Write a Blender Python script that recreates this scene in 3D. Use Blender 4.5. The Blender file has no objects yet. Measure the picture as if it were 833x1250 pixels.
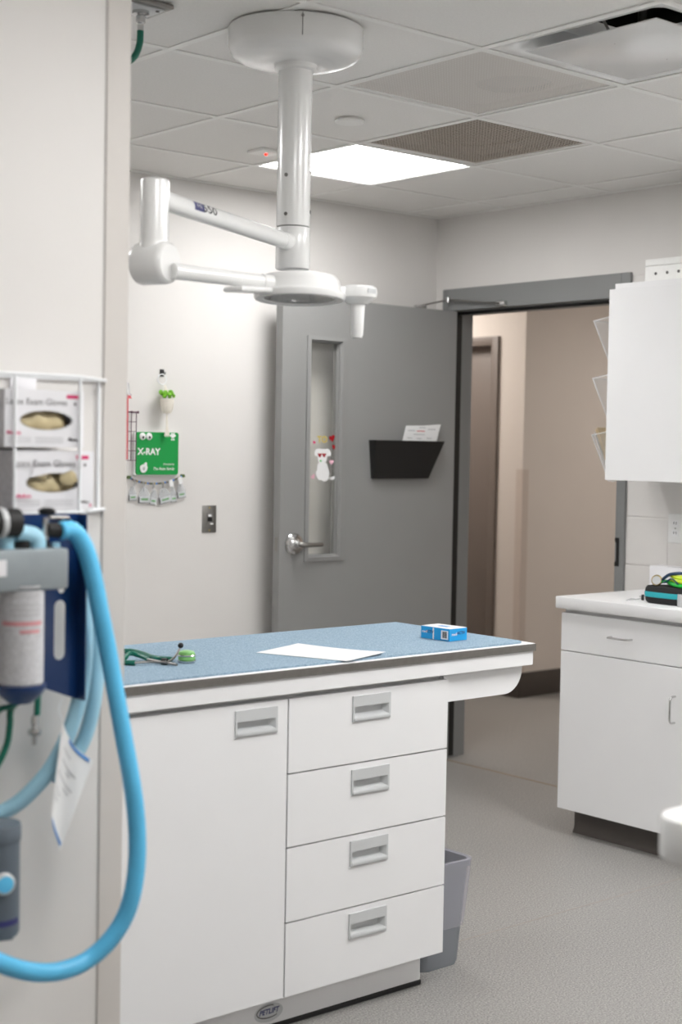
import bpy, bmesh, math, random
from mathutils import Vector, Matrix
random.seed(7)
SC = bpy.context.scene
COL = SC.collection
PI = math.pi

# ------------------------------------------------------------------ camera
CAMH = 1.5
F_PX, YAW, PITCH, ROLL = 1833.1, 0.7077, -0.044627, 0.017736
FW = Vector((math.sin(YAW)*math.cos(PITCH), math.cos(YAW)*math.cos(PITCH), math.sin(PITCH)))
_R0 = Vector((math.cos(YAW), -math.sin(YAW), 0)); _U0 = _R0.cross(FW)
RT = math.cos(ROLL)*_R0 + math.sin(ROLL)*_U0
UP = -math.sin(ROLL)*_R0 + math.cos(ROLL)*_U0
CAMP = Vector((0, 0, CAMH))
cd = bpy.data.cameras.new('camera'); cam = bpy.data.objects.new('camera', cd); COL.objects.link(cam)
M = Matrix((RT, UP, -FW)).transposed().to_4x4(); M.translation = CAMP; cam.matrix_world = M
cd.sensor_fit = 'VERTICAL'; cd.sensor_height = 36; cd.sensor_width = 24; cd.lens = F_PX*36/1250
cd.clip_start = 0.05
cd.dof.use_dof = True; cd.dof.focus_distance = 4.6; cd.dof.aperture_fstop = 2.8
SC.camera = cam

def ray(x, y): return (x-416.5)/F_PX*RT - (y-625)/F_PX*UP + FW
def onX(x, y, X): d = ray(x, y); return CAMP + d*(X/d.x)
def onY(x, y, Y): d = ray(x, y); return CAMP + d*(Y/d.y)
def onZ(x, y, Z): d = ray(x, y); return CAMP + d*((Z-CAMH)/d.z)
def at(x, y, D): return CAMP + ray(x, y)*D

# ------------------------------------------------------------------ world, exposure
w = bpy.data.worlds.new('world'); SC.world = w; w.use_nodes = True
w.node_tree.nodes['Background'].inputs[0].default_value = (0.8, 0.85, 0.9, 1)
w.node_tree.nodes['Background'].inputs[1].default_value = 0.05
SC.view_settings.view_transform = 'Standard'; SC.view_settings.look = 'None'
SC.view_settings.gamma = 1; SC.view_settings.use_curve_mapping = False
SC.view_settings.exposure = 1.53
PANEL = 8.6          # emission of the LED ceiling panels
HALL_PANEL = 7.8

# ------------------------------------------------------------------ materials
def lin(c):
    return tuple(((v/255)/12.92 if v <= 10 else (((v/255)+0.055)/1.055)**2.4) for v in c)
MATS = {}
def mat(name, rgb, rough=0.5, metal=0.0, noise=None, bump=None, spec=0.5, coat=0, trans=0, alpha=1, emit=None, sss=0):
    m = bpy.data.materials.new(name); m.use_nodes = True; nt = m.node_tree; b = nt.nodes['Principled BSDF']
    c = (*lin(rgb), 1)
    b.inputs['Base Color'].default_value = c
    b.inputs['Roughness'].default_value = rough; b.inputs['Metallic'].default_value = metal
    b.inputs['Specular IOR Level'].default_value = spec; b.inputs['Coat Weight'].default_value = coat
    b.inputs['Transmission Weight'].default_value = trans; b.inputs['Alpha'].default_value = alpha
    tc = nt.nodes.new('ShaderNodeTexCoord')
    if noise:
        sc, amt = noise
        n = nt.nodes.new('ShaderNodeTexNoise'); n.inputs['Scale'].default_value = sc; n.inputs['Detail'].default_value = 4
        nt.links.new(tc.outputs['Object'], n.inputs['Vector'])
        r = nt.nodes.new('ShaderNodeValToRGB')
        r.color_ramp.elements[0].position = 0.3; r.color_ramp.elements[1].position = 0.7
        r.color_ramp.elements[0].color = (*[max(0, v*(1-amt)) for v in c[:3]], 1)
        r.color_ramp.elements[1].color = (*[min(1, v*(1+amt)) for v in c[:3]], 1)
        nt.links.new(n.outputs['Fac'], r.inputs['Fac']); nt.links.new(r.outputs['Color'], b.inputs['Base Color'])
    if bump:
        sc, st = bump
        n = nt.nodes.new('ShaderNodeTexNoise'); n.inputs['Scale'].default_value = sc; n.inputs['Detail'].default_value = 3
        nt.links.new(tc.outputs['Object'], n.inputs['Vector'])
        bp = nt.nodes.new('ShaderNodeBump'); bp.inputs['Strength'].default_value = st; bp.inputs['Distance'].default_value = 0.002
        nt.links.new(n.outputs['Fac'], bp.inputs['Height']); nt.links.new(bp.outputs['Normal'], b.inputs['Normal'])
    if emit:
        b.inputs['Emission Color'].default_value = (*emit[0], 1); b.inputs['Emission Strength'].default_value = emit[1]
    MATS[name] = m
    return m
WALL = mat('wall_paint', (225, 222, 219), 0.6, noise=(3, .015), bump=(220, .12))
HALLW = mat('hall_wall_paint', (220, 212, 205), 0.6, noise=(3, .015), bump=(220, .1))
HGUARD = mat('hall_guard_vinyl', (206, 194, 185), 0.45, noise=(20, .01))
GUARDLINE = mat('guard_line_grey', (186, 183, 180), 0.7, noise=(20, .03))
GUARD = mat('guard_vinyl', (207, 202, 197), 0.45, noise=(20, .01))
TILE = mat('ceiling_tile_face', (240, 238, 235), 0.9, noise=(160, .03), bump=(300, .35))
TEE = mat('tee_white', (246, 245, 242), 0.5, noise=(30, .01))
PLEN = mat('plenum_dark', (70, 68, 66), 0.9, noise=(5, .1))
GREYP = mat('door_grey_paint', (142, 142, 141), 0.38, noise=(4, .02), bump=(120, .06))
FRAMEP = mat('frame_grey_paint', (132, 133, 133), 0.4, noise=(4, .02), bump=(120, .06))
HDOOR = mat('hall_door_taupe', (120, 110, 104), 0.45, noise=(4, .03))
BASEB = mat('rubber_base_dark', (78, 72, 68), 0.5, noise=(8, .04))
WHITE = mat('white_laminate', (234, 234, 235), 0.35, noise=(5, .008))
WHITEP = mat('white_enamel', (238, 238, 237), 0.22, noise=(4, .006), coat=.3)
FOAM = mat('styrofoam', (245, 245, 243), 0.8, noise=(60, .02), bump=(150, .5))
PLASTICG = mat('pull_grey_plastic', (198, 200, 201), 0.35, noise=(10, .01))
STEEL = mat('brushed_steel', (150, 148, 145), 0.38, 1.0, noise=(60, .06))
EDGE = mat('edge_band_steel', (128, 125, 121), 0.42, 0.7, noise=(60, .06))
CHROME = mat('chrome', (205, 205, 205), 0.15, 1.0, noise=(10, .02))
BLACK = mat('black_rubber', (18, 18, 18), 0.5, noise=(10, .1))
BLACKP = mat('black_plastic', (14, 13, 13), 0.6, noise=(10, .1))
FABBLK = mat('black_case_fabric', (26, 26, 27), 0.8, noise=(300, .3), bump=(500, .4))
TEAL = mat('teal_zip', (38, 168, 178), 0.6, noise=(200, .05))
BIN = mat('bin_grey', (128, 132, 138), 0.45, noise=(10, .03))
HOSE = mat('hose_blue', (98, 198, 244), 0.35, noise=(20, .03))
HOSEL = mat('hose_pale_blue', (165, 212, 232), 0.35, noise=(20, .03))
GREENH = mat('green_hose', (10, 105, 85), 0.3, noise=(20, .05))
NAVY = mat('navy_enamel', (14, 52, 104), 0.3, noise=(10, .06), coat=.3)
BRKT = mat('machine_grey_metal', (150, 158, 162), 0.4, .3, noise=(30, .04))
CANW = mat('absorbent_granules', (200, 200, 203), 0.6, noise=(160, .12), bump=(200, .4))
CANG = mat('canister_slate', (98, 108, 118), 0.45, noise=(10, .03))
PAPER = mat('paper', (236, 236, 236), 0.7, noise=(8, .01))
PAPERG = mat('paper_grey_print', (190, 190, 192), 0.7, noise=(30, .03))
CARD = mat('white_carton', (233, 232, 235), 0.5, noise=(8, .01))
CARDG = mat('grey_carton_side', (205, 203, 205), 0.6, noise=(90, .1))
GLOVE = mat('latex_cream', (206, 190, 150), 0.5, noise=(12, .08), bump=(30, .5))
PINK = mat('print_pink', (215, 40, 110), 0.5, noise=(8, .02))
INK = mat('print_ink', (95, 92, 92), 0.6, noise=(8, .02))
INKB = mat('print_black', (30, 30, 32), 0.6, noise=(8, .02))
INKN = mat('print_navy', (52, 54, 110), 0.5, noise=(8, .02))
INKR2 = mat('print_faded_red', (212, 150, 154), 0.6, noise=(60, .06))
INKR = mat('print_red', (205, 90, 98), 0.6, noise=(8, .02))
GREEN = mat('sign_green', (0, 150, 66), 0.4, noise=(5, .015))
GRNSTEEL = mat('print_sage', (110, 165, 110), 0.6, noise=(8, .02))
BLUEBOX = mat('carton_blue', (28, 158, 222), 0.4, noise=(8, .015))
RED = mat('red_plastic', (205, 22, 55), 0.35, noise=(8, .03))
DRED = mat('heart_red', (165, 8, 22), 0.4, noise=(8, .03))
LPINK = mat('heart_pale_pink', (240, 190, 205), 0.5, noise=(8, .02))
GOLD = mat('gold_letter', (214, 192, 95), 0.4, noise=(8, .03))
LEAF = mat('succulent_leaf', (112, 178, 32), 0.5, noise=(40, .25))
CREAM = mat('cream_pot', (236, 230, 218), 0.7, noise=(40, .04), bump=(90, .4))
MANILA = mat('manila', (236, 214, 176), 0.6, noise=(10, .02))
WIRE = mat('wire_white', (236, 238, 240), 0.35, noise=(10, .01))
WIRED = mat('wire_plum', (98, 70, 84), 0.4, .3, noise=(10, .04))
LIME = mat('lime_tube', (196, 222, 50), 0.3, noise=(10, .05))
GRN2 = mat('bright_green_tube', (40, 190, 70), 0.3, noise=(10, .05))
NAVYT = mat('navy_tube', (16, 52, 86), 0.3, noise=(10, .05))
LGREEN = mat('chestpiece_green', (130, 190, 110), 0.3, noise=(10, .04))
BEADB = mat('bead_blue', (90, 150, 215), 0.3, noise=(10, .03))
BEADG = mat('bead_olive', (90, 110, 60), 0.3, noise=(10, .03))
BEADM = mat('bead_mauve', (128, 112, 122), 0.3, noise=(10, .03))
POUCHL = mat('pouch_label', (205, 208, 210), 0.5, noise=(10, .03))
BRASS = mat('brass_fitting', (200, 178, 120), 0.3, 1, noise=(10, .03))
LEDRED = mat('indicator_red', (230, 10, 10), 0.3, noise=(5, .02), emit=((1, .02, .01), 1.5))
SEAM2 = mat('floor_weld_pale', (158, 151, 144), 0.55, noise=(12, .04))
SEAM = mat('floor_weld', (150, 136, 118), 0.55, noise=(12, .04))

def floor_mat():
    m = bpy.data.materials.new('floor_speckled_vinyl'); m.use_nodes = True; nt = m.node_tree; b = nt.nodes['Principled BSDF']
    tc = nt.nodes.new('ShaderNodeTexCoord')
    def ramp(scale, stops, detail=2):
        n = nt.nodes.new('ShaderNodeTexNoise'); n.inputs['Scale'].default_value = scale; n.inputs['Detail'].default_value = detail
        nt.links.new(tc.outputs['Object'], n.inputs['Vector'])
        r = nt.nodes.new('ShaderNodeValToRGB'); els = r.color_ramp.elements
        els[0].position, els[0].color = stops[0][0], (*lin(stops[0][1]), 1)
        els[1].position, els[1].color = stops[-1][0], (*lin(stops[-1][1]), 1)
        for p, c in stops[1:-1]:
            e = els.new(p); e.color = (*lin(c), 1)
        nt.links.new(n.outputs['Fac'], r.inputs['Fac']); return r
    a = ramp(190, [(.34, (82, 81, 79)), (.46, (146, 144, 141)), (.56, (152, 149, 146)), (.66, (200, 197, 191))])
    c = ramp(120, [(.35, (130, 129, 127)), (.5, (150, 148, 145)), (.66, (164, 160, 154))])
    d = ramp(1.2, [(.3, (144, 142, 139)), (.7, (158, 155, 152))])
    mx = nt.nodes.new('ShaderNodeMix'); mx.data_type = 'RGBA'; mx.inputs[0].default_value = .3
    nt.links.new(a.outputs['Color'], mx.inputs[6]); nt.links.new(c.outputs['Color'], mx.inputs[7])
    m2 = nt.nodes.new('ShaderNodeMix'); m2.data_type = 'RGBA'; m2.inputs[0].default_value = .2
    nt.links.new(mx.outputs[2], m2.inputs[6]); nt.links.new(d.outputs['Color'], m2.inputs[7])
    nt.links.new(m2.outputs[2], b.inputs['Base Color'])
    b.inputs['Roughness'].default_value = .42
    return m
FLOOR = floor_mat()

def mat_speckle(name, c0, c1, c2, scale):
    m = bpy.data.materials.new(name); m.use_nodes = True; nt = m.node_tree; b = nt.nodes['Principled BSDF']
    tc = nt.nodes.new('ShaderNodeTexCoord'); n = nt.nodes.new('ShaderNodeTexNoise')
    n.inputs['Scale'].default_value = scale; n.inputs['Detail'].default_value = 3
    nt.links.new(tc.outputs['Object'], n.inputs['Vector'])
    r = nt.nodes.new('ShaderNodeValToRGB'); e = r.color_ramp.elements
    e[0].position, e[0].color = .33, (*lin(c0), 1); e[1].position, e[1].color = .68, (*lin(c2), 1)
    k = e.new(.5); k.color = (*lin(c1), 1)
    nt.links.new(n.outputs['Fac'], r.inputs['Fac']); nt.links.new(r.outputs['Color'], b.inputs['Base Color'])
    bp = nt.nodes.new('ShaderNodeBump'); bp.inputs['Strength'].default_value = .3; bp.inputs['Distance'].default_value = .001
    nt.links.new(n.outputs['Fac'], bp.inputs['Height']); nt.links.new(bp.outputs['Normal'], b.inputs['Normal'])
    b.inputs['Roughness'].default_value = .75
    return m
MATB = mat_speckle('mat_blue', (112, 138, 158), (137, 161, 179), (158, 180, 196), 260)

def perf_mat(name, rgb, scale, thr):
    m = bpy.data.materials.new(name); m.use_nodes = True; nt = m.node_tree; b = nt.nodes['Principled BSDF']
    b.inputs['Base Color'].default_value = (*lin(rgb), 1); b.inputs['Roughness'].default_value = .5
    tc = nt.nodes.new('ShaderNodeTexCoord'); mp = nt.nodes.new('ShaderNodeVectorMath'); mp.operation = 'SCALE'
    mp.inputs['Scale'].default_value = scale
    nt.links.new(tc.outputs['Object'], mp.inputs[0])
    fr = nt.nodes.new('ShaderNodeVectorMath'); fr.operation = 'FRACTION'; nt.links.new(mp.outputs[0], fr.inputs[0])
    sb = nt.nodes.new('ShaderNodeVectorMath'); sb.operation = 'SUBTRACT'; sb.inputs[1].default_value = (.5, .5, .5)
    nt.links.new(fr.outputs[0], sb.inputs[0])
    ml = nt.nodes.new('ShaderNodeVectorMath'); ml.operation = 'MULTIPLY'; ml.inputs[1].default_value = (1, 1, 0)
    nt.links.new(sb.outputs[0], ml.inputs[0])
    ln = nt.nodes.new('ShaderNodeVectorMath'); ln.operation = 'LENGTH'; nt.links.new(ml.outputs[0], ln.inputs[0])
    gt = nt.nodes.new('ShaderNodeMath'); gt.operation = 'GREATER_THAN'; gt.inputs[1].default_value = thr
    nt.links.new(ln.outputs['Value'], gt.inputs[0]); nt.links.new(gt.outputs[0], b.inputs['Alpha'])
    return m
PERF = perf_mat('perforated_panel_face', (226, 221, 216), 90, .18)
GRILLE = perf_mat('return_grille_face', (205, 193, 180), 70, .36)

def clear_mat(name, tint, fac, rough=.05):
    m = bpy.data.materials.new(name); m.use_nodes = True; nt = m.node_tree
    for n in list(nt.nodes):
        if n.type == 'BSDF_PRINCIPLED': nt.nodes.remove(n)
    out = nt.nodes['Material Output']
    t = nt.nodes.new('ShaderNodeBsdfTransparent'); t.inputs[0].default_value = (*tint, 1)
    g = nt.nodes.new('ShaderNodeBsdfPrincipled'); g.inputs['Roughness'].default_value = rough
    tc = nt.nodes.new('ShaderNodeTexCoord'); nz = nt.nodes.new('ShaderNodeTexNoise'); nz.inputs['Scale'].default_value = 6
    nt.links.new(tc.outputs['Object'], nz.inputs['Vector'])
    rp = nt.nodes.new('ShaderNodeValToRGB'); rp.color_ramp.elements[0].color = (*[v*.85 for v in tint], 1); rp.color_ramp.elements[1].color = (*tint, 1)
    nt.links.new(nz.outputs['Fac'], rp.inputs['Fac']); nt.links.new(rp.outputs['Color'], g.inputs['Base Color'])
    mx = nt.nodes.new('ShaderNodeMixShader'); mx.inputs[0].default_value = fac
    nt.links.new(t.outputs[0], mx.inputs[1]); nt.links.new(g.outputs[0], mx.inputs[2]); nt.links.new(mx.outputs[0], out.inputs[0])
    return m
GLASS = clear_mat('window_glass', (.97, .97, .955), .05)
ACRYL = clear_mat('clear_acrylic', (.95, .955, .96), .15, .2)
ACRYLE = clear_mat('acrylic_edge', (.95, .96, .97), .6, .3)
LINER = clear_mat('bin_liner_film', (.88, .87, .92), .24, .25)
POUCH = clear_mat('pouch_plastic', (.9, .91, .92), .35, .2)

def emit_mat(name, col, s):
    m = bpy.data.materials.new(name); m.use_nodes = True; nt = m.node_tree; b = nt.nodes['Principled BSDF']
    tc = nt.nodes.new('ShaderNodeTexCoord'); nz = nt.nodes.new('ShaderNodeTexNoise'); nz.inputs['Scale'].default_value = 2
    nt.links.new(tc.outputs['Object'], nz.inputs['Vector'])
    rp = nt.nodes.new('ShaderNodeValToRGB'); rp.color_ramp.elements[0].color = (*[v*.98 for v in col], 1); rp.color_ramp.elements[1].color = (*col, 1)
    nt.links.new(nz.outputs['Fac'], rp.inputs['Fac']); nt.links.new(rp.outputs['Color'], b.inputs['Emission Color'])
    b.inputs['Base Color'].default_value = (.9, .9, .9, 1); b.inputs['Emission Strength'].default_value = s
    return m
LED = emit_mat('led_diffuser', (1, .995, .985), PANEL)
LED2 = emit_mat('led_diffuser_dimmed', (1, .995, .985), PANEL*.72)
LED3 = emit_mat('led_diffuser_bright', (1, .995, .985), PANEL*1.35)
LEDH = emit_mat('led_diffuser_hall', (1, .93, .86), HALL_PANEL)
LENS = mat('lamp_lens', (96, 99, 102), 0.2, noise=(20, .05), coat=.5)

# ------------------------------------------------------------------ mesh builder
V3 = Vector
def catmull(pts, n=8, closed=False):
    P = [V3(p) for p in pts]; out = []; N = len(P)
    rng = range(N if closed else N-1)
    for i in rng:
        p0 = P[(i-1) % N] if (closed or i > 0) else P[0]*2-P[1]
        p1 = P[i]; p2 = P[(i+1) % N]
        p3 = P[(i+2) % N] if (closed or i+2 < N) else P[-1]*2-P[-2]
        for k in range(n):
            t = k/n
            out.append(.5*((2*p1)+(p2-p0)*t+(2*p0-5*p1+4*p2-p3)*t*t+(3*p1-p0-3*p2+p3)*t**3))
    if not closed: out.append(P[-1])
    return out
def resample(pts, step):
    out = [pts[0]]; acc = 0
    for a, b in zip(pts, pts[1:]):
        L = (b-a).length; d = step-acc
        while d <= L and L > 0:
            out.append(a.lerp(b, d/L)); d += step
        acc = L-(d-step)
    if (out[-1]-pts[-1]).length > step*.2: out.append(pts[-1])
    return out

class MB:
    def __init__(s): s.bm = bmesh.new(); s.mi = 0
    def _f(s, vs):
        try:
            f = s.bm.faces.new(vs); f.material_index = s.mi; return f
        except ValueError: return None
    def box(s, x0, x1, y0, y1, z0, z1, bev=0, seg=2):
        x0, x1 = sorted((x0, x1)); y0, y1 = sorted((y0, y1)); z0, z1 = sorted((z0, z1))
        v = [s.bm.verts.new((x, y, z)) for x in (x0, x1) for y in (y0, y1) for z in (z0, z1)]
        fs = [s._f([v[i] for i in q]) for q in ((0,1,3,2),(4,6,7,5),(0,4,5,1),(2,3,7,6),(0,2,6,4),(1,5,7,3))]
        if bev:
            es = list({e for f in fs for e in f.edges})
            r = bmesh.ops.bevel(s.bm, geom=es, offset=bev, segments=seg, affect='EDGES', profile=.5)
            for f in r['faces']: f.material_index = s.mi
        return s
    def obox(s, c, ux, uy, uz, hx, hy, hz, bev=0, seg=2):
        c = V3(c); ux = V3(ux).normalized(); uy = V3(uy).normalized(); uz = V3(uz).normalized()
        v = [s.bm.verts.new(c+ux*a*hx+uy*b*hy+uz*d*hz) for a in (-1,1) for b in (-1,1) for d in (-1,1)]
        fs = [s._f([v[i] for i in q]) for q in ((0,1,3,2),(4,6,7,5),(0,4,5,1),(2,3,7,6),(0,2,6,4),(1,5,7,3))]
        if bev:
            es = list({e for f in fs for e in f.edges})
            r = bmesh.ops.bevel(s.bm, geom=es, offset=bev, segments=seg, affect='EDGES', profile=.5)
            for f in r['faces']: f.material_index = s.mi
        return s
    def frame_of(s, d):
        d = V3(d).normalized(); a = V3((0,0,1)) if abs(d.z) < .9 else V3((1,0,0))
        u = d.cross(a).normalized(); return u, d.cross(u).normalized()
    def lathe(s, prof, o, axis=(0,0,1), seg=32, cap=True):
        o = V3(o); ax = V3(axis).normalized(); u, v = s.frame_of(ax); rings = []
        for r, h in prof:
            if r < 1e-6: rings.append([s.bm.verts.new(o+ax*h)])
            else: rings.append([s.bm.verts.new(o+ax*h+(u*math.cos(2*PI*k/seg)+v*math.sin(2*PI*k/seg))*r) for k in range(seg)])
        for a, b in zip(rings, rings[1:]):
            for k in range(seg):
                k2 = (k+1) % seg
                if len(a) == 1 and len(b) == 1: continue
                if len(a) == 1: s._f([a[0], b[k2], b[k]])
                elif len(b) == 1: s._f([a[k], a[k2], b[0]])
                else: s._f([a[k], a[k2], b[k2], b[k]])
        if cap:
            if len(rings[0]) > 1: s._f(list(reversed(rings[0])))
            if len(rings[-1]) > 1: s._f(rings[-1])
        return s
    def cyl(s, p0, p1, r0, r1=None, seg=24, rnd=0):
        p0 = V3(p0); p1 = V3(p1); L = (p1-p0).length; r1 = r0 if r1 is None else r1
        if rnd: prof = [(r0-rnd, 0), (r0-rnd*.3, rnd*.3), (r0, rnd), (r1, L-rnd), (r1-rnd*.3, L-rnd*.3), (r1-rnd, L)]
        else: prof = [(r0, 0), (r1, L)]
        return s.lathe(prof, p0, p1-p0, seg)
    def tube(s, pts, r, seg=10, closed=False):
        P = [V3(p) for p in pts]; N = len(P); rings = []; prev = None
        for i in range(N):
            if closed: t = P[(i+1) % N]-P[i-1]
            else: t = P[min(i+1, N-1)]-P[max(i-1, 0)]
            t = t.normalized() if t.length > 1e-9 else V3((0,0,1))
            if prev is None: u, v = s.frame_of(t)
            else:
                u = prev-t*prev.dot(t)
                u = u.normalized() if u.length > 1e-6 else s.frame_of(t)[0]
                v = t.cross(u)
            prev = u; rr = r(i, N) if callable(r) else r
            rings.append([s.bm.verts.new(P[i]+(u*math.cos(2*PI*k/seg)+v*math.sin(2*PI*k/seg))*rr) for k in range(seg)])
        for i in range(N if closed else N-1):
            a = rings[i]; b = rings[(i+1) % N]
            for k in range(seg): s._f([a[k], a[(k+1) % seg], b[(k+1) % seg], b[k]])
        if not closed: s._f(list(reversed(rings[0]))); s._f(rings[-1])
        return s
    def prism(s, pts, O, U, Vv, N, d):
        O = V3(O); U = V3(U); Vv = V3(Vv); N = V3(N)
        a = [s.bm.verts.new(O+U*x+Vv*y) for x, y in pts]; b = [s.bm.verts.new(O+U*x+Vv*y+N*d) for x, y in pts]
        s._f(list(reversed(a))); s._f(b); n = len(a)
        for i in range(n): s._f([a[i], a[(i+1) % n], b[(i+1) % n], b[i]])
        return s
    def ringpanel(s, outer, inner, O, U, Vv, N, d):
        """panel with a hole; outer and inner have the same number of points"""
        O = V3(O); U = V3(U); Vv = V3(Vv); N = V3(N)
        mk = lambda pts, k: [s.bm.verts.new(O+U*x+Vv*y+N*k) for x, y in pts]
        a, b, c, e = mk(outer, 0), mk(inner, 0), mk(outer, d), mk(inner, d); n = len(a)
        for i in range(n):
            j = (i+1) % n
            s._f([a[i], a[j], b[j], b[i]]); s._f([c[i], e[i], e[j], c[j]])
            s._f([a[i], c[i], c[j], a[j]]); s._f([b[i], b[j], e[j], e[i]])
        return s
    def loft(s, rings, cap0=True, cap1=True):
        R = [[s.bm.verts.new(p) for p in ring] for ring in rings]; n = len(R[0])
        for a, b in zip(R, R[1:]):
            for k in range(n): s._f([a[k], a[(k+1) % n], b[(k+1) % n], b[k]])
        if cap0: s._f(list(reversed(R[0])))
        if cap1: s._f(R[-1])
        return s
    def poly(s, pts): return s._f([s.bm.verts.new(p) for p in pts]) and s
    def sphere(s, c, r, sx=1, sy=1, sz=1, seg=16):
        ret = bmesh.ops.create_uvsphere(s.bm, u_segments=seg, v_segments=max(6, seg//2), radius=r)
        for v in ret['verts']: v.co = V3((v.co.x*sx, v.co.y*sy, v.co.z*sz))+V3(c)
        for f in {f for v in ret['verts'] for f in v.link_faces}: f.material_index = s.mi
        return s
    def text(s, string, O, U, Vv, N, size, off=.0006, shear=0, center=True, fn=None, sx=1.0, bold=0.0):
        cu = bpy.data.curves.new('lettering', 'FONT'); cu.body = string; cu.size = size; cu.shear = shear; cu.offset = bold
        if center: cu.align_x = 'CENTER'; cu.align_y = 'CENTER'
        cu.resolution_u = 3
        ob = bpy.data.objects.new('lettering_source', cu); COL.objects.link(ob)
        me = bpy.data.meshes.new_from_object(ob.evaluated_get(bpy.context.evaluated_depsgraph_get()))
        O = V3(O); U = V3(U).normalized(); Vv = V3(Vv).normalized(); N = V3(N).normalized()
        vs = [s.bm.verts.new(fn(v.co.x*sx, v.co.y) if fn else O+U*v.co.x*sx+Vv*v.co.y+N*off) for v in me.vertices]
        for p in me.polygons: s._f([vs[i] for i in p.vertices])
        bpy.data.objects.remove(ob); bpy.data.curves.remove(cu); bpy.data.meshes.remove(me)
        return s
    def build(s, name, mats, parent=None, origin=None, smooth=True, ang=35, local=False, normals=True):
        if normals: bmesh.ops.recalc_face_normals(s.bm, faces=s.bm.faces[:])
        if parent is not None and not local:
            o = V3((0,0,0)); p = parent
            while p is not None: o = o+p.location; p = p.parent
            bmesh.ops.translate(s.bm, verts=s.bm.verts[:], vec=-o)
        elif origin is not None: bmesh.ops.translate(s.bm, verts=s.bm.verts[:], vec=-V3(origin))
        me = bpy.data.meshes.new(name); s.bm.to_mesh(me); s.bm.free()
        if smooth:
            me.polygons.foreach_set('use_smooth', [True]*len(me.polygons)); me.set_sharp_from_angle(angle=math.radians(ang))
        for m in (mats if isinstance(mats, (list, tuple)) else [mats]): me.materials.append(m)
        ob = bpy.data.objects.new(name, me); COL.objects.link(ob)
        if parent is not None: ob.parent = parent
        elif origin is not None: ob.location = origin
        return ob

def tag(o, label, cat, group=None):
    o['label'] = label; o['category'] = cat
    if group: o['group'] = group
    return o
def thing(name, label, cat, loc=(0,0,0), rz=0, group=None):
    o = bpy.data.objects.new(name, None); o.empty_display_size = .05; COL.objects.link(o)
    o.location = loc; o.rotation_euler = (0, 0, rz); return tag(o, label, cat, group)
def struct(o, label=None):
    o['kind'] = 'structure'
    if label: o['label'] = label
    return o
def rrect(hx, hy, r, n=6, cx=0, cy=0):
    pts = []
    for (sx, sy, a0) in ((1,1,0), (-1,1,90), (-1,-1,180), (1,-1,270)):
        for k in range(n+1):
            a = math.radians(a0+90*k/n); pts.append((cx+sx*(hx-r)+r*math.cos(a), cy+sy*(hy-r)+r*math.sin(a)))
    return pts
def rect(x0, x1, y0, y1): return [(x0,y0), (x1,y0), (x1,y1), (x0,y1)]
X_, Y_, Z_ = V3((1,0,0)), V3((0,1,0)), V3((0,0,1))

# ------------------------------------------------------------------ room shell
ZC, XW, YW, YL, XC = 2.588, 5.044, 5.22, 2.60, 1.644
XMIN, YMIN = -1.5, -2.0
WT = .15
DY0, DY1, DZ = 4.085, 5.13, 2.143          # door opening
HX, HY = 6.65, 6.11                        # convex corner in the hallway

fl = struct(MB().box(XMIN-.1, 9, YMIN-.1, 9, -.05, 0).build('floor', FLOOR, smooth=False), 'grey speckled sheet vinyl floor')
MB().box(XW-.006, XW+.012, DY0, DY1, 0, .0012).build('threshold_seam', SEAM, fl)
a = onZ(600, 1138, 0); b2 = onZ(833, 1086, 0)
MB().box(2.2, 4.49, a.y-.003, a.y+.003, 0, .0006).build('weld_seam', SEAM2, fl)

wf = struct(MB().box(XMIN, XW+WT, YW, YW+.12, 0, 2.72).build('wall_far', WALL, smooth=False), 'off-white painted wall with the green sign')
# door wall: recessed joint surface, concrete blocks on it, plain band above
wr = MB()
wr.box(XW+.0025, XW+WT, YMIN, DY0-.012, 0, 2.2352)
wr.box(XW+.0025, XW+WT, DY1+.012, YW, 0, 2.2352)
wr.box(XW+.0025, XW+WT, DY0-.012, DY1+.012, DZ+.012, 2.2352)
wr.box(XW, XW+WT, YMIN, YW, 2.2352, 2.72)
wr = struct(wr.build('wall_right', WALL, smooth=False), 'painted concrete block wall around the doorway')
BL, BH, JT = .4064, .2032, .006
def block(y0, y1, z0, z1):
    MB().box(XW, XW+.01, y0+JT/2, y1-JT/2, z0+JT/2, z1-JT/2, .0015, 1).build('block', WALL, wr)
for row in range(11):
    y = 4.02 - (BL/2 if row % 2 else 0) ; z = row*BH
    top = 4.045
    while top > .9:
        lo = y-BL if top > 4.03 and not row % 2 else (y if top > 4.03 else top-BL)
        if lo >= top-.03: lo = top-BL
        block(lo, top, z, z+BH); top = lo
    block(5.165, YW-.003, z, z+BH)
struct(MB().box(XMIN-.1, XMIN, YMIN, YW+.12, 0, 2.72).build('wall_side', WALL, smooth=False))
struct(MB().box(XMIN, XW+WT, YMIN-.1, YMIN, 0, 2.72).build('wall_rear', WALL, smooth=False))
wl = struct(MB().box(XMIN, XC, YL, YL+.13, 0, 2.60).build('wall_left', WALL, smooth=False), 'white partition wall in the left foreground')
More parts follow.
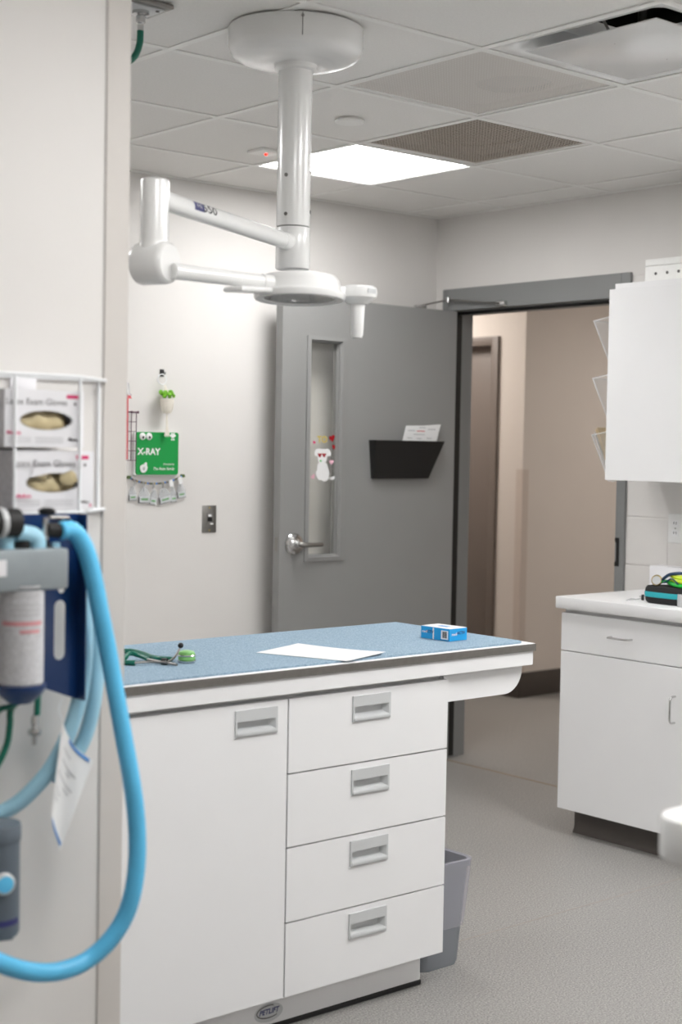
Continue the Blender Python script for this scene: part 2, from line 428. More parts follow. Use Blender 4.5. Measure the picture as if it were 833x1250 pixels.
# vinyl corner guard, L-section
g = MB(); g.prism([(XC-.052, YL), (XC-.052, YL-.002), (XC-.050, YL-.0035), (XC+.002, YL-.0035), (XC+.0035, YL-.002), (XC+.0035, YL+.05), (XC, YL+.05), (XC, YL)], (0,0,0), X_, Y_, Z_, 2.585)
g = struct(g.build('trim_1', GUARD), 'vinyl corner guard on the end of the partition wall')
MB().box(XC-.0538, XC-.0515, YL-.0012, YL, 0, 2.585).build('guard_edge_line', GUARDLINE, g, smooth=False)  # thin grey line along the guard's left edge
bb = MB(); bb.box(XMIN, 3.9, YW-.012, YW, 0, .1, .003)
struct(bb.build('baseboard_far', BASEB))
bb = MB(); bb.box(XMIN, XC-.06, YL-.01, YL, 0, .1, .003)
struct(bb.build('baseboard_left', BASEB))

# hallway
struct(MB().box(HX, 9, HY, HY+.12, 0, 2.72).build('wall_hall_front', HALLW, smooth=False), 'hallway wall seen through the doorway')
HD0 = onX(606.5, 500, HX-.02).y      # right outer edge of the hallway door frame
struct(MB().box(HX, HX+.12, HY+.12, HD0+.05, 0, 2.72).box(HX, HX+.12, HD0+.05, HD0+1.0, onX(600, 411, HX).z-.02, 2.72).box(HX, HX+.12, HD0+1.0, 9, 0, 2.72).build('wall_hall_side', HALLW, smooth=False), 'paler hallway wall with a taupe door')
struct(MB().box(XW+WT, 9, 9, 9.1, 0, 2.72).build('wall_hall_end', HALLW, smooth=False))
struct(MB().box(XW, XW+WT, YW+.12, 9, 0, 2.72).build('wall_hall_near', HALLW, smooth=False))
struct(MB().box(XW+WT, 9, 2.9, 3.0, 0, 2.72).build('wall_hall_right', HALLW, smooth=False))
struct(MB().box(9, 9.1, 2.9, 9.1, 0, 2.72).build('wall_hall_far', HALLW, smooth=False))
struct(MB().box(XW+WT, 9, 3.0, 9, 2.60, 2.64).build('ceiling_hall', TILE, smooth=False))
struct(MB().box(HX+.005, 9, HY-.012, HY, 0, .15, .004).box(HX-.012, HX, HY-.012, HD0-.002, 0, .15, .004).build('baseboard_hall', BASEB), 'dark rubber base along the hallway wall')
gz = onX(640, 573, HX).z
struct(MB().prism([(HX-.003, HY-.003), (HX+.05, HY-.003), (HX+.05, HY), (HX, HY), (HX, HY+.05), (HX-.003, HY+.05)], (0,0,.152), X_, Y_, Z_, gz-.152).build('trim_2', HGUARD), 'half-height corner guard on the hallway corner')
# hallway door in a taupe frame
hz = onX(600, 411, HX).z
t3 = MB(); fw_ = .055
t3.box(HX-.02, HX+.14, HD0, HD0+fw_, 0, hz, .003); t3.box(HX-.02, HX+.14, HD0+.95, HD0+.95+fw_, 0, hz, .003); t3.box(HX-.02, HX+.14, HD0+fw_, HD0+.95, hz-.055, hz, .003)
struct(t3.build('trim_3', HDOOR), 'taupe metal frame of the hallway door')
d2 = MB(); d2.box(HX+.05, HX+.095, HD0+fw_+.003, HD0+.947, .008, hz-.058, .002)
d2 = struct(d2.build('door_2', HDOOR), 'closed taupe door in the hallway')
MB().lathe([(0,0),(.028,0),(.028,.012),(.01,.016),(.01,.05),(.03,.055),(.032,.075),(.02,.085),(0,.086)], (HX+.05, HD0+.87, 1.0), (-1,0,0), 20).build('knob', CHROME, d2)

# ------------------------------------------------------------------ ceiling grid
ce = struct(MB().box(XMIN, XW+WT, YMIN, YW+.12, 2.74, 2.78).build('ceiling', PLEN, smooth=False), 'suspended ceiling of white lay-in tiles')
GX = [4.815-.612*k for k in range(11)]; GY = [4.762-.612*k for k in range(12)]
LIGHTS = {(1,0): 'lit square LED panel in the ceiling behind the lamp pole', (5,0): 'unseen added LED ceiling panel behind the partition wall', (5,5): 'unseen added LED ceiling panel in front of the partition wall', (3,5): 'unseen added LED ceiling panel in front of the exam table', (1,4): 'unseen added LED ceiling panel over the base cabinets', (3,9): 'unseen added LED ceiling panel nearest the rear wall'}  # only the first is in view; the rest are added to balance the light
SPECIAL = {(1,1): 'grille', (2,2): 'perf', (2,3): 'diff'}
xs = [XW]+GX+[XMIN]; ys = [YW]+GY+[YMIN]
tile_cache = {}
def tilemesh(wx, wy):
    k = (round(wx, 3), round(wy, 3))
    if k not in tile_cache:
        o = MB().box(-wx/2, wx/2, -wy/2, wy/2, 0, .014, .003, 1).build('ceiling_tile', TILE, ce)
        tile_cache[k] = o.data; return o
    o = bpy.data.objects.new('ceiling_tile', tile_cache[k]); COL.objects.link(o); o.parent = ce; return o
def in_partition(x0, x1, y0, y1): return x1 < XC and y0 < YL+.13 and y1 > YL
for i in range(len(xs)-1):
    for j in range(len(ys)-1):
        x1, x0, y1, y0 = xs[i], xs[i+1], ys[j], ys[j+1]
        if x1-x0 < .03 or y1-y0 < .03: continue
        if (i-1, j-1) in LIGHTS or (i-1, j-1) in SPECIAL: continue
        o = tilemesh(x1-x0-.012, y1-y0-.012); o.location = ((x0+x1)/2, (y0+y1)/2, ZC+.004)
tee_cache = {}
def tee(cx, cy, L, alongx):
    k = (round(L, 3), alongx)
    if k not in tee_cache:
        m = MB()
        if alongx: m.box(-L/2, L/2, -.012, .012, 0, .0035, .0008, 1); m.box(-L/2, L/2, -.001, .001, .0035, .035)
        else: m.box(-.012, .012, -L/2, L/2, 0, .0035, .0008, 1); m.box(-.001, .001, -L/2, L/2, .0035, .035)
        o = m.build('ceiling_tee', TEE, ce); tee_cache[k] = o.data
    else:
        o = bpy.data.objects.new('ceiling_tee', tee_cache[k]); COL.objects.link(o); o.parent = ce
    o.location = (cx, cy, ZC)
for x in GX: tee(x, (YMIN+YW)/2, YW-YMIN, False)
for y in GY:
    for i in range(len(xs)-1):
        L = xs[i]-xs[i+1]-.024
        if i in (0, len(xs)-2): L += .012
        if L > .02: tee((xs[i]+xs[i+1])/2 + (.006 if i == 0 else (-.006 if i == len(xs)-2 else 0)), y, L, True)
MB().box(XW-.022, XW, YMIN, YW, ZC-.001, ZC+.003).build('wall_angle', TEE, ce)
MB().box(XMIN, XW-.022, YW-.022, YW, ZC-.001, ZC+.003).build('wall_angle', TEE, ce)

def cell(i, j): return GX[i+1], GX[i], GY[j+1], GY[j]
n_off = 0
for (i, j), lab in LIGHTS.items():
    x0, x1, y0, y1 = cell(i, j); c = ((x0+x1)/2, (y0+y1)/2, ZC+.004)
    t = thing('ceiling_light', lab or 'unseen added LED ceiling panel over the near side of the room', 'ceiling light', c, group='LED ceiling panels')
    MB().ringpanel(rect(-.30, .30, -.30, .30), rect(-.287, .287, -.287, .287), c, X_, Y_, Z_, .02).build('frame', TEE, t, smooth=False)
    MB().box(c[0]-.287, c[0]+.287, c[1]-.287, c[1]+.287, c[2]+.002, c[2]+.006).build('diffuser', LED2 if (i, j) in ((1, 0), (5, 5)) else (LED3 if (i, j) == (1, 4) else LED), t, smooth=False)
    MB().box(c[0]-.29, c[0]+.29, c[1]-.29, c[1]+.29, c[2]+.02, c[2]+.05).build('housing', TEE, t, smooth=False)
# unseen hallway panels, added to light the hall walls
for k, p in enumerate([(5.92, 6.9), (7.6, 4.6)]):
    t = thing('ceiling_light', ['unseen LED panel added in the hallway ceiling by the taupe door', 'unseen LED panel added in the hallway ceiling beyond the block wall'][k], 'ceiling light', (p[0], p[1], 2.59), group='unseen hallway LED panels')
    MB().ringpanel(rect(-.30,.30,-.30,.30), rect(-.287,.287,-.287,.287), (p[0],p[1],2.588), X_, Y_, Z_, .012).build('frame', TEE, t, smooth=False)
    MB().box(p[0]-.287, p[0]+.287, p[1]-.287, p[1]+.287, 2.59, 2.598).build('diffuser', LEDH, t, smooth=False)

# return grille and perforated panel, each with a real cavity behind
def ceiling_panel(ij, name, label, face, hole_r, cav, hc=None):
    x0, x1, y0, y1 = cell(*ij); c = V3(((x0+x1)/2, (y0+y1)/2, ZC+.004))
    t = thing(name, label, 'air vent', c)
    MB().ringpanel(rect(-.30,.30,-.30,.30), rect(-.278,.278,-.278,.278), c, X_, Y_, Z_, .006).build('frame', TEE, t, smooth=False)
    MB().poly([c+V3((sx*.278, sy*.278, .003)) for sx, sy in ((-1,-1),(-1,1),(1,1),(1,-1))]).build('perforated_face', face, t, smooth=False)
    m = MB(); m.ringpanel(rect(-.30,.30,-.30,.30), rect(-.285,.285,-.285,.285), c+V3((0,0,.006)), X_, Y_, Z_, .06)
    n = 32; out = []
    for k in range(n):
        a_ = 2*PI*(k+.5)/n; cx_, sy_ = math.cos(a_), math.sin(a_); q = .29/max(abs(cx_), abs(sy_)); out.append((cx_*q, sy_*q))
    ho = V3((0,0,0)) if hc is None else V3((hc.x-c.x, hc.y-c.y, 0))
    m.ringpanel(out, [(ho.x+hole_r*math.cos(2*PI*(k+.5)/n), ho.y+hole_r*math.sin(2*PI*(k+.5)/n)) for k in range(n)], c+V3((0,0,.03)), X_, Y_, Z_, .004)
    m.build('plenum_box', cav, t, smooth=False)
    if hc is not None: MB().lathe([(hole_r, .034), (hole_r, .05), (0, .05)], c+ho, Z_, 32, cap=False).build('duct', PLASTICG, t)
ceiling_panel((1,1), 'return_grille', 'brown-grey perforated return air grille beside the lit panel', GRILLE, .2, PLEN)
ceiling_panel((2,2), 'perforated_diffuser', 'plain pale perforated ceiling panel with a faint round duct behind', PERF, .12, TEE, onZ(628, 104, ZC+.034))

# square plaque diffuser
x0, x1, y0, y1 = cell(2, 3); c = V3(((x0+x1)/2, (y0+y1)/2, ZC+.004))
t = thing('plaque_diffuser', 'square white plaque air diffuser with open gap and dark round neck', 'air vent', c)
m = MB(); rings = []
for (h_, r_, z_) in ((.300, .002, 0), (.272, .03, 0), (.262, .05, .006), (.245, .07, .025), (.235, .08, .05), (.225, .09, .075)):
    rings.append([c+V3((x, y, z_)) for x, y in rrect(h_, h_, r_, 6)])
m.loft(rings, False, False)
n = len(rings[0]); top = rings[-1]
circ = [c+V3((.125*math.cos(math.atan2(p.y-c.y, p.x-c.x)), .125*math.sin(math.atan2(p.y-c.y, p.x-c.x)), .078)) for p in top]
m.loft([top, circ], False, False)
m.build('pan', WHITEP, t, ang=50)
MB().lathe([(.125, .078), (.125, .14)], c, Z_, 32, cap=False).build('neck', BLACKP, t)
MB().lathe([(0, .139), (.125, .14)], c, Z_, 32, cap=False).build('duct_interior', BLACKP, t)
MB().box(c.x-.222, c.x+.222, c.y-.222, c.y+.222, c.z-.012, c.z-.008, .002).build('plaque', WHITEP, t)
for sx in (-1, 1):
    MB().cyl(c+V3((sx*.11, 0, -.01)), c+V3((sx*.19, 0, .07)), .004, seg=8).build('hanger_wire', STEEL, t)
MB().cyl(c+V3((0, 0, -.01)), c+V3((0, 0, .1)), .012, seg=10).build('hanger_stem', STEEL, t)

# smoke-detector plate and small box with red light
p = onZ(427, 146, ZC); p.z = ZC+.004
tag(MB().lathe([(0,-.016),(.047,-.0155),(.05,-.012),(.05,-.009),(.04,-.006),(.04,0),(0,0)], p, Z_, 32).build('sprinkler_cover', TEE, origin=p), 'small round white sprinkler cover on the ceiling', 'sprinkler cover')
p = onZ(325, 185, ZC); p.z = ZC+.004
t = thing('ceiling_sensor', 'small square white ceiling sensor with red light', 'sensor', p)
MB().box(p.x-.05, p.x+.05, p.y-.05, p.y+.05, p.z-.012, p.z, .003).build('housing', TEE, t)
MB().sphere(p+V3((0,0,-.014)), .006, seg=12).build('indicator', LEDRED, t)

# ceiling gas outlet
p0 = onZ(172, 6, ZC)
t = thing('gas_outlet', 'grey ceiling gas outlet with green hose hanging behind the partition', 'gas outlet', (p0.x, p0.y, ZC))
MB().box(p0.x-.10, p0.x+.06, p0.y-.06, p0.y+.06, ZC-.012, ZC, .003).build('plate', STEEL, t)
MB().box(p0.x-.085, p0.x+.045, p0.y-.045, p0.y+.045, ZC-.016, ZC-.012, .002).build('face', PLASTICG, t)
for sx, sy in ((-.07,-.03),(.03,-.03),(-.07,.03),(.03,.03)):
    MB().cyl((p0.x+sx, p0.y+sy, ZC-.018), (p0.x+sx, p0.y+sy, ZC-.015), .005, seg=10).build('screw', INK, t)
q = V3((p0.x, p0.y, ZC-.014))
MB().lathe([(.022,0),(.022,-.01),(.012,-.014),(.012,-.03),(.008,-.034),(.008,-.055)], q, Z_, 16).build('connector', CHROME, t)
hs = [q+V3((0,0,-.05)), q+V3((-.003,0,-.085)), q+V3((-.02,.0,-.12)), q+V3((-.06,.01,-.15)), q+V3((-.14,.03,-.19)), q+V3((-.25,.05,-.3)), q+V3((-.30,.06,-.55))]
MB().tube(catmull(hs, 6), .0085, 12).build('hose', GREENH, t)

# ------------------------------------------------------------------ door frame and open door
t1 = MB(); FX = XW-.014
prof = lambda m, a, b, z0, z1: m.box(FX, XW+WT+.014, a, b, z0, z1, .002, 1)
prof(t1, DY0-.047, DY0, 0, DZ+.103); prof(t1, DY1, DY1+.032, 0, DZ+.103); prof(t1, DY0, DY1, DZ, DZ+.103)
t1.box(XW+.045, XW+.105, DY0, DY0+.016, 0, DZ, .001, 1); t1.box(XW+.045, XW+.105, DY1-.016, DY1, 0, DZ, .001, 1); t1.box(XW+.045, XW+.105, DY0+.016, DY1-.016, DZ-.016, DZ, .001, 1)
t1 = struct(t1.build('trim_4', FRAMEP), 'grey metal door frame')
MB().box(XW+.043, XW+.0455, DY0+.016, DY1-.016, DZ-.016, DZ-.003).build('head_seal', BLACK, t1)
MB().box(XW+.036, XW+.070, DY1-.019, DY1-.001, .01, DZ-.016).build('jamb_gap_shade', BLACK, t1)  # black strip standing in for the shaded gap beside the leaf
zs = onX(757, 674, FX).z
MB().prism([(0,-.06),(.022,-.06),(.022,.06),(0,.06),(0,.045),(.008,.038),(.008,-.038),(0,-.045)], (FX-.0015, DY0-.003, zs), (0,-1,0), Z_, (-1,0,0), .002).build('strike_plate', BLACKP, t1)

LX0, LX1, LY0, LY1 = 3.988, 5.033, 5.065, 5.110
LF = lambda x, y: onY(x, y, LY0)
gu, gl = LF(382, 417), LF(411, 676.5)
gx0, gx1, gz0, gz1 = 4.153, 4.308, 1.018, 1.944
door = struct(thing('door_1', 'grey steel door standing open with a narrow glass panel', 'door', (LX1, LY0, 0)))
del door['category']
lf = MB().ringpanel(rect(LX0, LX1, .010, 2.138), rect(gx0-.004, gx1+.004, gz0-.004, gz1+.004), (0, LY0, 0), X_, Z_, Y_, LY1-LY0).build('leaf', GREYP, door, smooth=False)
for yy, s_ in ((LY0, -1), (LY1, 1)):
    m = MB()
    o_, i_ = rect(gx0-.030, gx1+.042, gz0-.030, gz1+.028), rect(gx0, gx1, gz0, gz1)
    k_ = rect(gx0-.012, gx1+.014, gz0-.012, gz1+.011)
    rings = [[V3((x, yy, z)) for x, z in o_], [V3((x, yy+s_*.008, z)) for x, z in o_], [V3((x, yy+s_*.010, z)) for x, z in k_], [V3((x, LY0+.0225+s_*.004, z)) for x, z in i_]]
    m.loft(rings, False, False); m.build('window_trim', GREYP, door, smooth=False)
MB().box(gx0, gx1, LY0+.0195, LY0+.0255, gz0, gz1).build('glass', GLASS, door, smooth=False)
for z in (.25, 1.05, 1.85):
    MB().cyl((LX1+.004, LY1-.002, z-.055), (LX1+.004, LY1-.002, z+.055), .007, seg=12).build('hinge', CHROME, door)
hp = LF(358.5, 664)
for yy, s_ in ((LY0, -1), (LY1, 1)):
    ro = MB().lathe([(.048, 0), (.048, .006), (.043, .012), (.022, .016), (.016, .022), (.013, .045), (0, .046)], (hp.x, yy, hp.z), (0, s_, 0), 32).build('handle_rose', CHROME, door)
    m = MB(); y0 = yy+s_*.045
    m.tube(catmull([(hp.x, yy+s_*.02, hp.z), (hp.x+.004, y0, hp.z), (hp.x+.03, y0+s_*.01, hp.z-.002), (hp.x+.075, y0+s_*.008, hp.z-.003), (hp.x+.125, y0, hp.z-.003)], 5), lambda i, n: .0125-.004*i/n, 12)
    m.build('lever', STEEL, ro)
MB().box(LX0-.001, LX0+.001, LY0+.012, LY1-.012, hp.z-.03, hp.z+.03, .0005, 1).build('latch_plate', STEEL, door)
# overhead holder arm: bracket on head, rod, shoe on the leaf
ab = onX(611, 370.5, FX-.02); ac = onX(547, 366, FX-.03)
MB().obox((FX-.012, ab.y, ab.z), X_, Y_, Z_, .012, .028, .012, .004).build('holder_bracket', CHROME, door)
MB().tube([V3((FX-.022, ab.y, ab.z)), ac], .005, 10).build('holder_rod', STEEL, door)
e_ = V3((LX1-.22, LY0+.02, 2.15))
MB().tube([ac, e_], .004, 10).build('holder_rod', STEEL, door)
MB().cyl(ac-V3((0,0,.012)), ac+V3((0,0,.012)), .01, seg=14).build('holder_pivot', CHROME, door)
MB().box(e_.x-.03, e_.x+.03, LY0+.008, LY0+.036, 2.138, 2.152, .003).build('holder_shoe', CHROME, door)

# decals on the glass
GY_ = LY0+.0192
GP = lambda x, y: onY(x, y, GY_)
def heart(w_):
    pts = []
    for k in range(28):
        a_ = 2*PI*k/28; pts.append((16*math.sin(a_)**3*w_/32, (13*math.cos(a_)-5*math.cos(2*a_)-2*math.cos(3*a_)-math.cos(4*a_))*w_/32))
    return pts
def sticker(name, px, py, w_, rot, m_, label, grp='heart decals on the door glass'):
    p = GP(px, py); U = V3((math.cos(rot), 0, math.sin(rot))); W_ = V3((-math.sin(rot), 0, math.cos(rot)))
    tag(MB().prism(heart(w_), p, U, W_, (0,-1,0), .0006).build(name, m_, origin=p), label, 'decal', grp)
sticker('heart_decal', 405.5, 535, .034, .3, DRED, 'larger dark red heart decal beside the gold letters on the glass')
sticker('heart_decal', 408, 545.5, .025, -.1, DRED, 'smaller dark red heart decal below the larger one on the glass')
sticker('heart_decal', 383.7, 540, .016, -.4, PINK, 'tiny bright pink heart decal left of the gold letters')
sticker('heart_decal', 404.8, 564, .026, 0, LPINK, 'pale pink heart decal at the right of the white dog decal')
sticker('heart_decal', 382.3, 582, .024, .6, LPINK, 'pale pink heart decal at the lower left of the dog decal')
p = GP(393.6, 536.8)
tag(MB().text('TO', p, X_, Z_, (0,-1,0), .040, .0004, bold=.0012).build('letter_decal', GOLD, origin=p, smooth=False), 'gold letters TO stuck on the door glass above the dog', 'decal')
base = GP(395, 587)
t = thing('dog_decal', 'white sitting dog decal with red heart glasses on the door glass', 'decal', base)
DP = lambda x, y: (lambda q: (q.x, q.z))(GP(370+x*60/833, 520+y*90/1250))
def flat(pts, dy, name, m_, par):
    P = catmull([V3((*DP(*q), 0)) for q in pts], 5, True)
    return MB().prism([(q.x, q.y) for q in P], (0, GY_-dy, 0), X_, Z_, (0,-1,0), .0005).build(name, m_, par)
flat([(255,640),(240,740),(215,790),(235,860),(270,925),(310,915),(350,945),(410,925),(440,890),(500,915),(550,880),(570,835),(530,845),(480,870),(440,870),(450,790),(425,720),(400,640),(330,620)], 0, 'body', PAPER, t)
hd = flat([(240,385),(205,420),(195,480),(215,510),(245,515),(258,590),(300,640),(355,635),(395,590),(415,515),(455,515),(475,470),(450,410),(420,385),(370,392),(320,388)], .0005, 'head', PAPER, t)
for cx_, s_ in ((282, 1), (355, 1)):
    flat([(cx_-32,470),(cx_-15,462),(cx_,472),(cx_+18,465),(cx_+36,475),(cx_+22,505),(cx_,532),(cx_-20,505)], .001, 'heart_lens', DRED, hd)
flat([(285,580),(298,575),(312,582),(310,600),(296,608),(285,598)], .001, 'nose', GRN2, hd)

# black wall file on the door with a form in it
fp = [LF(450.5, 537), LF(534, 540), LF(520, 585), LF(453, 584)]
t = thing('wall_file', 'black plastic wall file pocket mounted on the grey door', 'file holder', (fp[3].x, LY0, fp[3].z))
dep = .055
O4 = [(fp[0].x, fp[0].z), (fp[1].x, fp[0].z), (fp[2].x, fp[3].z), (fp[3].x, fp[3].z)]
m = MB()
m.prism(O4, (0, LY0-.004, 0), X_, Z_, Y_, .004)
sc_ = lambda x: x*.99+.045-.01
front = [V3((x-.004, LY0-(dep if k < 2 else .022), z)) for k, (x, z) in enumerate(O4)]
back = [V3((x, LY0-.004, z)) for x, z in O4]
m.poly([front[0], front[3], front[2], front[1]]); m.poly([front[0], back[0], back[3], front[3]]); m.poly([front[1], front[2], back[2], back[1]]); m.poly([front[3], back[3], back[2], front[2]])
in_ = [q+V3((0,.003,0)) for q in front]; m.poly([in_[0], in_[1], in_[2], in_[3]])
m.build('pocket', BLACKP, t, smooth=False)
y_ = LY0-.02
pts = [onY(489, 541, y_), onY(532, 543, y_), onY(538.5, 518, y_), onY(516, 519.5, y_), onY(496, 519.5, y_)]
pl = V3((pts[0].x, y_, pts[0].z))
t = thing('form_paper', 'white printed form sticking up from the black wall file', 'paper', pl)
pp = [(q.x, q.z) for q in pts]; low = [(pp[0][0]-.02, pp[0][1]-.1), (pp[1][0]-.03, pp[1][1]-.1)]
MB().prism([low[0], low[1], pp[1], pp[2], pp[3], pp[4]], (0, y_, 0), X_, Z_, (0,1,0), .001).build('sheet', PAPER, t, smooth=False)
dU = (pts[2]-pts[4]).normalized()
for k, (u, v, L, m_) in enumerate([(.10,.30,.045,PAPERG),(.40,.16,.04,PAPERG),(.36,.34,.05,INKR),(.66,.26,.05,PAPERG),(.3,.52,.07,PAPERG),(.15,.72,.03,PAPERG),(.42,.74,.03,PAPERG),(.7,.72,.03,PAPERG)]):
    o0 = pts[4].lerp(pts[2], u).lerp(pts[0].lerp(pts[1], u), v)
    MB().prism([(0,0),(L,0),(L,.004),(0,.004)], (o0.x, y_-.0004, o0.z), X_, Z_, (0,1,0), .0003).build('printed_line', m_, t, smooth=False)

# ------------------------------------------------------------------ exam table in the centre
TX0, TX1, TY0, TY1 = 1.70, 3.23, 2.90, 3.50
tb = thing('exam_table', 'white exam table with drawers, steel edge and overhanging right end', 'exam table', (2.4, 3.2, 0))
MB().box(TX0+.002, TX1-.002, TY0+.002, TY1-.002, .919, .940, .002).build('table_top', WHITE, tb)  # white colour stands in for light reflected along the steel rim
MB().ringpanel(rect(TX0, TX1, TY0, TY1), rect(TX0+.0025, TX1-.0025, TY0+.0025, TY1-.0025), (0,0,.918), X_, Y_, Z_, .0205).build('edge_band', EDGE, tb, smooth=False)
MB().box(TX0+.01, TX1-.006, TY0+.005, TY1-.005, .877, .919, .001, 1).build('apron', WHITE, tb)
MB().box(1.74, 2.889, 2.945, 3.48, .10, .877).build('cabinet_body', WHITE, tb, smooth=False)
m = MB(); cr = .07
o = [(2.889, .877), (2.889, .797), (3.205-cr, .797)]+[(3.205-cr+cr*math.sin(a_), .867-cr*math.cos(a_)) for a_ in [k*PI/16 for k in range(1, 9)]]+[(3.205, .877)]
m.prism(o, (0, 2.93, 0), X_, Z_, Y_, .53).build('overhang_box', WHITE, tb, ang=25)
MB().box(1.76, 2.869, 2.98, 3.46, .014, .10).build('toe_kick', WHITE, tb, smooth=False)
MB().box(1.757, 2.872, 2.976, 3.464, 0, .014, .002, 1).build('base_strip', BLACK, tb)
FY = 2.92
def pull(parent, x0, x1, z0, z1):
    m = MB(); d = .004
    m.ringpanel(rect(x0, x1, z0, z1), rect(x0+.006, x1-.006, z0+.012, z1-.028), (0, FY-d, 0), X_, Z_, Y_, d)
    m.box(x0+.003, x1-.003, FY-d-.003, FY-d, z0+.003, z0+.011, .001, 1)
    # cup: back, sides, sloping floor
    a_, b_, c_, e_ = x0+.006, x1-.006, z0+.012, z1-.028
    F = [V3((a_, FY-d, c_)), V3((b_, FY-d, c_)), V3((b_, FY-d, e_)), V3((a_, FY-d, e_))]
    B = [V3((a_+.003, FY+.013, c_+.008)), V3((b_-.012, FY+.013, c_+.008)), V3((b_-.012, FY+.013, e_+.008)), V3((a_+.003, FY+.013, e_+.008))]
    for k in range(4): m.poly([F[k], F[(k+1) % 4], B[(k+1) % 4], B[k]])
    m.poly(B)
    return m.build('pull', PLASTICG, parent, smooth=False, normals=False)
def front(name, x0, x1, z0, z1, px0, px1, pz0, pz1):
    o = MB().ringpanel(rect(x0, x1, z0, z1), rect(px0+.003, px1-.003, pz0+.003, pz1-.003), (0, FY, 0), X_, Z_, Y_, .019).build(name, WHITE, tb, smooth=False)
    pull(o, px0, px1, pz0, pz1)
front('door', 1.765, 2.334, .102, .862, 2.170, 2.300, .782, .848)
for z0, z1 in ((.102, .289), (.293, .481), (.485, .669), (.673, .862)):
    front('drawer', 2.339, 2.897, z0, z1, 2.549, 2.681, z1-.082, z1-.014)
# maker's oval sticker on the toe kick
p = onY(328, 1236, 2.98)
m = MB(); el = [(.046*math.cos(2*PI*k/40), .024*math.sin(2*PI*k/40)) for k in range(40)]
lg = m.prism(el, (p.x, 2.9797, p.z), X_, Z_, (0,-1,0), .0005).build('oval_sticker', PLASTICG, tb, smooth=False)
MB().text('PETLIFT', (p.x, 2.979, p.z+.003), X_, Z_, (0,-1,0), .0185, .0004, shear=.25, bold=.0006).build('lettering', INKN, lg, smooth=False)
m = MB(); m.ringpanel([(.040*math.cos(a_), .0175*math.sin(a_)) for a_ in [k*PI/20+1.2 for k in range(28)]], [(.038*math.cos(a_)+.001, .0145*math.sin(a_)) for a_ in [k*PI/20+1.2 for k in range(28)]], (p.x, 2.9790, p.z+.003), X_, Z_, (0,-1,0), .0002)
bm_ = m.bm; m.build('swoosh', INK, lg, smooth=False)

# mat
MZ = .945
mat_o = (2.4, 3.2, .940)
mp = MB(); m_pts = [(1.71, 2.918)] + [(3.205-.03+.03*math.sin(k*PI/12), 2.918+.03-.03*math.cos(k*PI/12)) for k in range(7)] + [(3.205, 3.47), (1.71, 3.47)]
tag(mp.prism(m_pts, (0,0,.940), X_, Y_, Z_, MZ-.940).build('table_mat', MATB, origin=mat_o, ang=30), 'blue-grey speckled rubber mat covering the exam table top', 'mat')

# paper on the mat (corners lift a little)
q = [onZ(313, 796.5, MZ+.001), onZ(364, 786, MZ+.001), onZ(471, 795.5, MZ+.008), onZ(424, 807, MZ+.001)]
N = 10; grid = []
m = MB()
for i in range(N+1):
    row = []
    for j in range(N+1):
        a_, b_ = i/N, j/N
        v = q[0].lerp(q[1], a_).lerp(q[3].lerp(q[2], a_), b_)
        v.z = MZ+.0012+.006*(b_**3)*a_+.004*max(0, .25-b_)*a_+.003*max(0, a_-.8)
        row.append(v)
    grid.append(row)
for off in (0, .0006):
    pass
V = [[m.bm.verts.new(v) for v in r] for r in grid]; Vb = [[m.bm.verts.new(v-V3((0,0,.0006))) for v in r] for r in grid]
for i in range(N):
    for j in range(N):
        m._f([V[i][j], V[i][j+1], V[i+1][j+1], V[i+1][j]]); m._f([Vb[i][j], Vb[i+1][j], Vb[i+1][j+1], Vb[i][j+1]])
tag(m.build('paper_sheet', PAPER, origin=q[0]), 'blank white sheet of paper lying on the blue mat', 'paper')

# blue carton on the mat
c0, cL, cR = onZ(549, 783.5, MZ), onZ(514, 778.5, MZ), onZ(570, 780.5, MZ)
uL = (cL-c0); uR = (cR-c0); LL, LR_ = uL.length, uR.length
uL.normalize(); nR = V3((-uL.y, uL.x, 0)); nR = nR if nR.dot(uR) > 0 else -nR
print('carton', LL, LR_, math.degrees(math.acos(max(-1, min(1, uL.dot(uR.normalized()))))))
LL = min(LL, .115); LR_ = max(.055, min(LR_, .075)); HB = .036
ctr = c0+uL*LL/2+nR*LR_/2
t = thing('carton', 'small blue and white medicine carton on the blue mat', 'carton', (ctr.x, ctr.y, MZ))
MB().obox(ctr+V3((0,0,HB/2)), uL, nR, Z_, LL/2, LR_/2, HB/2-.0004, .0008, 1).build('box', BLUEBOX, t)
MB().obox(ctr+V3((0,0,HB)), uL, nR, Z_, LL/2-.001, LR_/2-.001, .0005).build('top_panel', CARD, t, smooth=False)
fL = -nR; fR = -uL                       # outward normals of the two visible faces
OL = lambda s, z: c0+uL*s+V3((0,0,z))-nR*.0004
tU = -uL
def lab(name, s, z, w_, h_, m_, k=1): 
    MB().obox(OL(s, z)+fL*.0002*k, uL, fL, Z_, w_/2, .0002, h_/2).build(name, m_, t, smooth=False)
lab('white_stripe', LL*.56, HB/2, LL*.045, HB*.9, CARD)
lab('barcode_label', LL*.17, HB*.48, LL*.24, HB*.7, CARD)
for k in range(7): lab('barcode_bar', LL*(.09+.024*k), HB*.5, LL*(.009+.006*(k % 3)), HB*.52, INK, 3)
def ctext(sv, z, size, s, m_, face):
    if face == 'L': O = OL(sv, z); U = tU; Nn = fL
    else: O = c0+nR*sv+V3((0,0,z))-uL*.0004; U = nR; Nn = fR
    MB().text(s, O, U, Z_, Nn, size, .0006, bold=.0002).build('lettering', m_, t, smooth=False)
ctext(LL*.86, HB*.58, .011, 'medi', CARD, 'L'); ctext(LL*.69, HB*.6, .011, 'ACTIV', INKN, 'L')
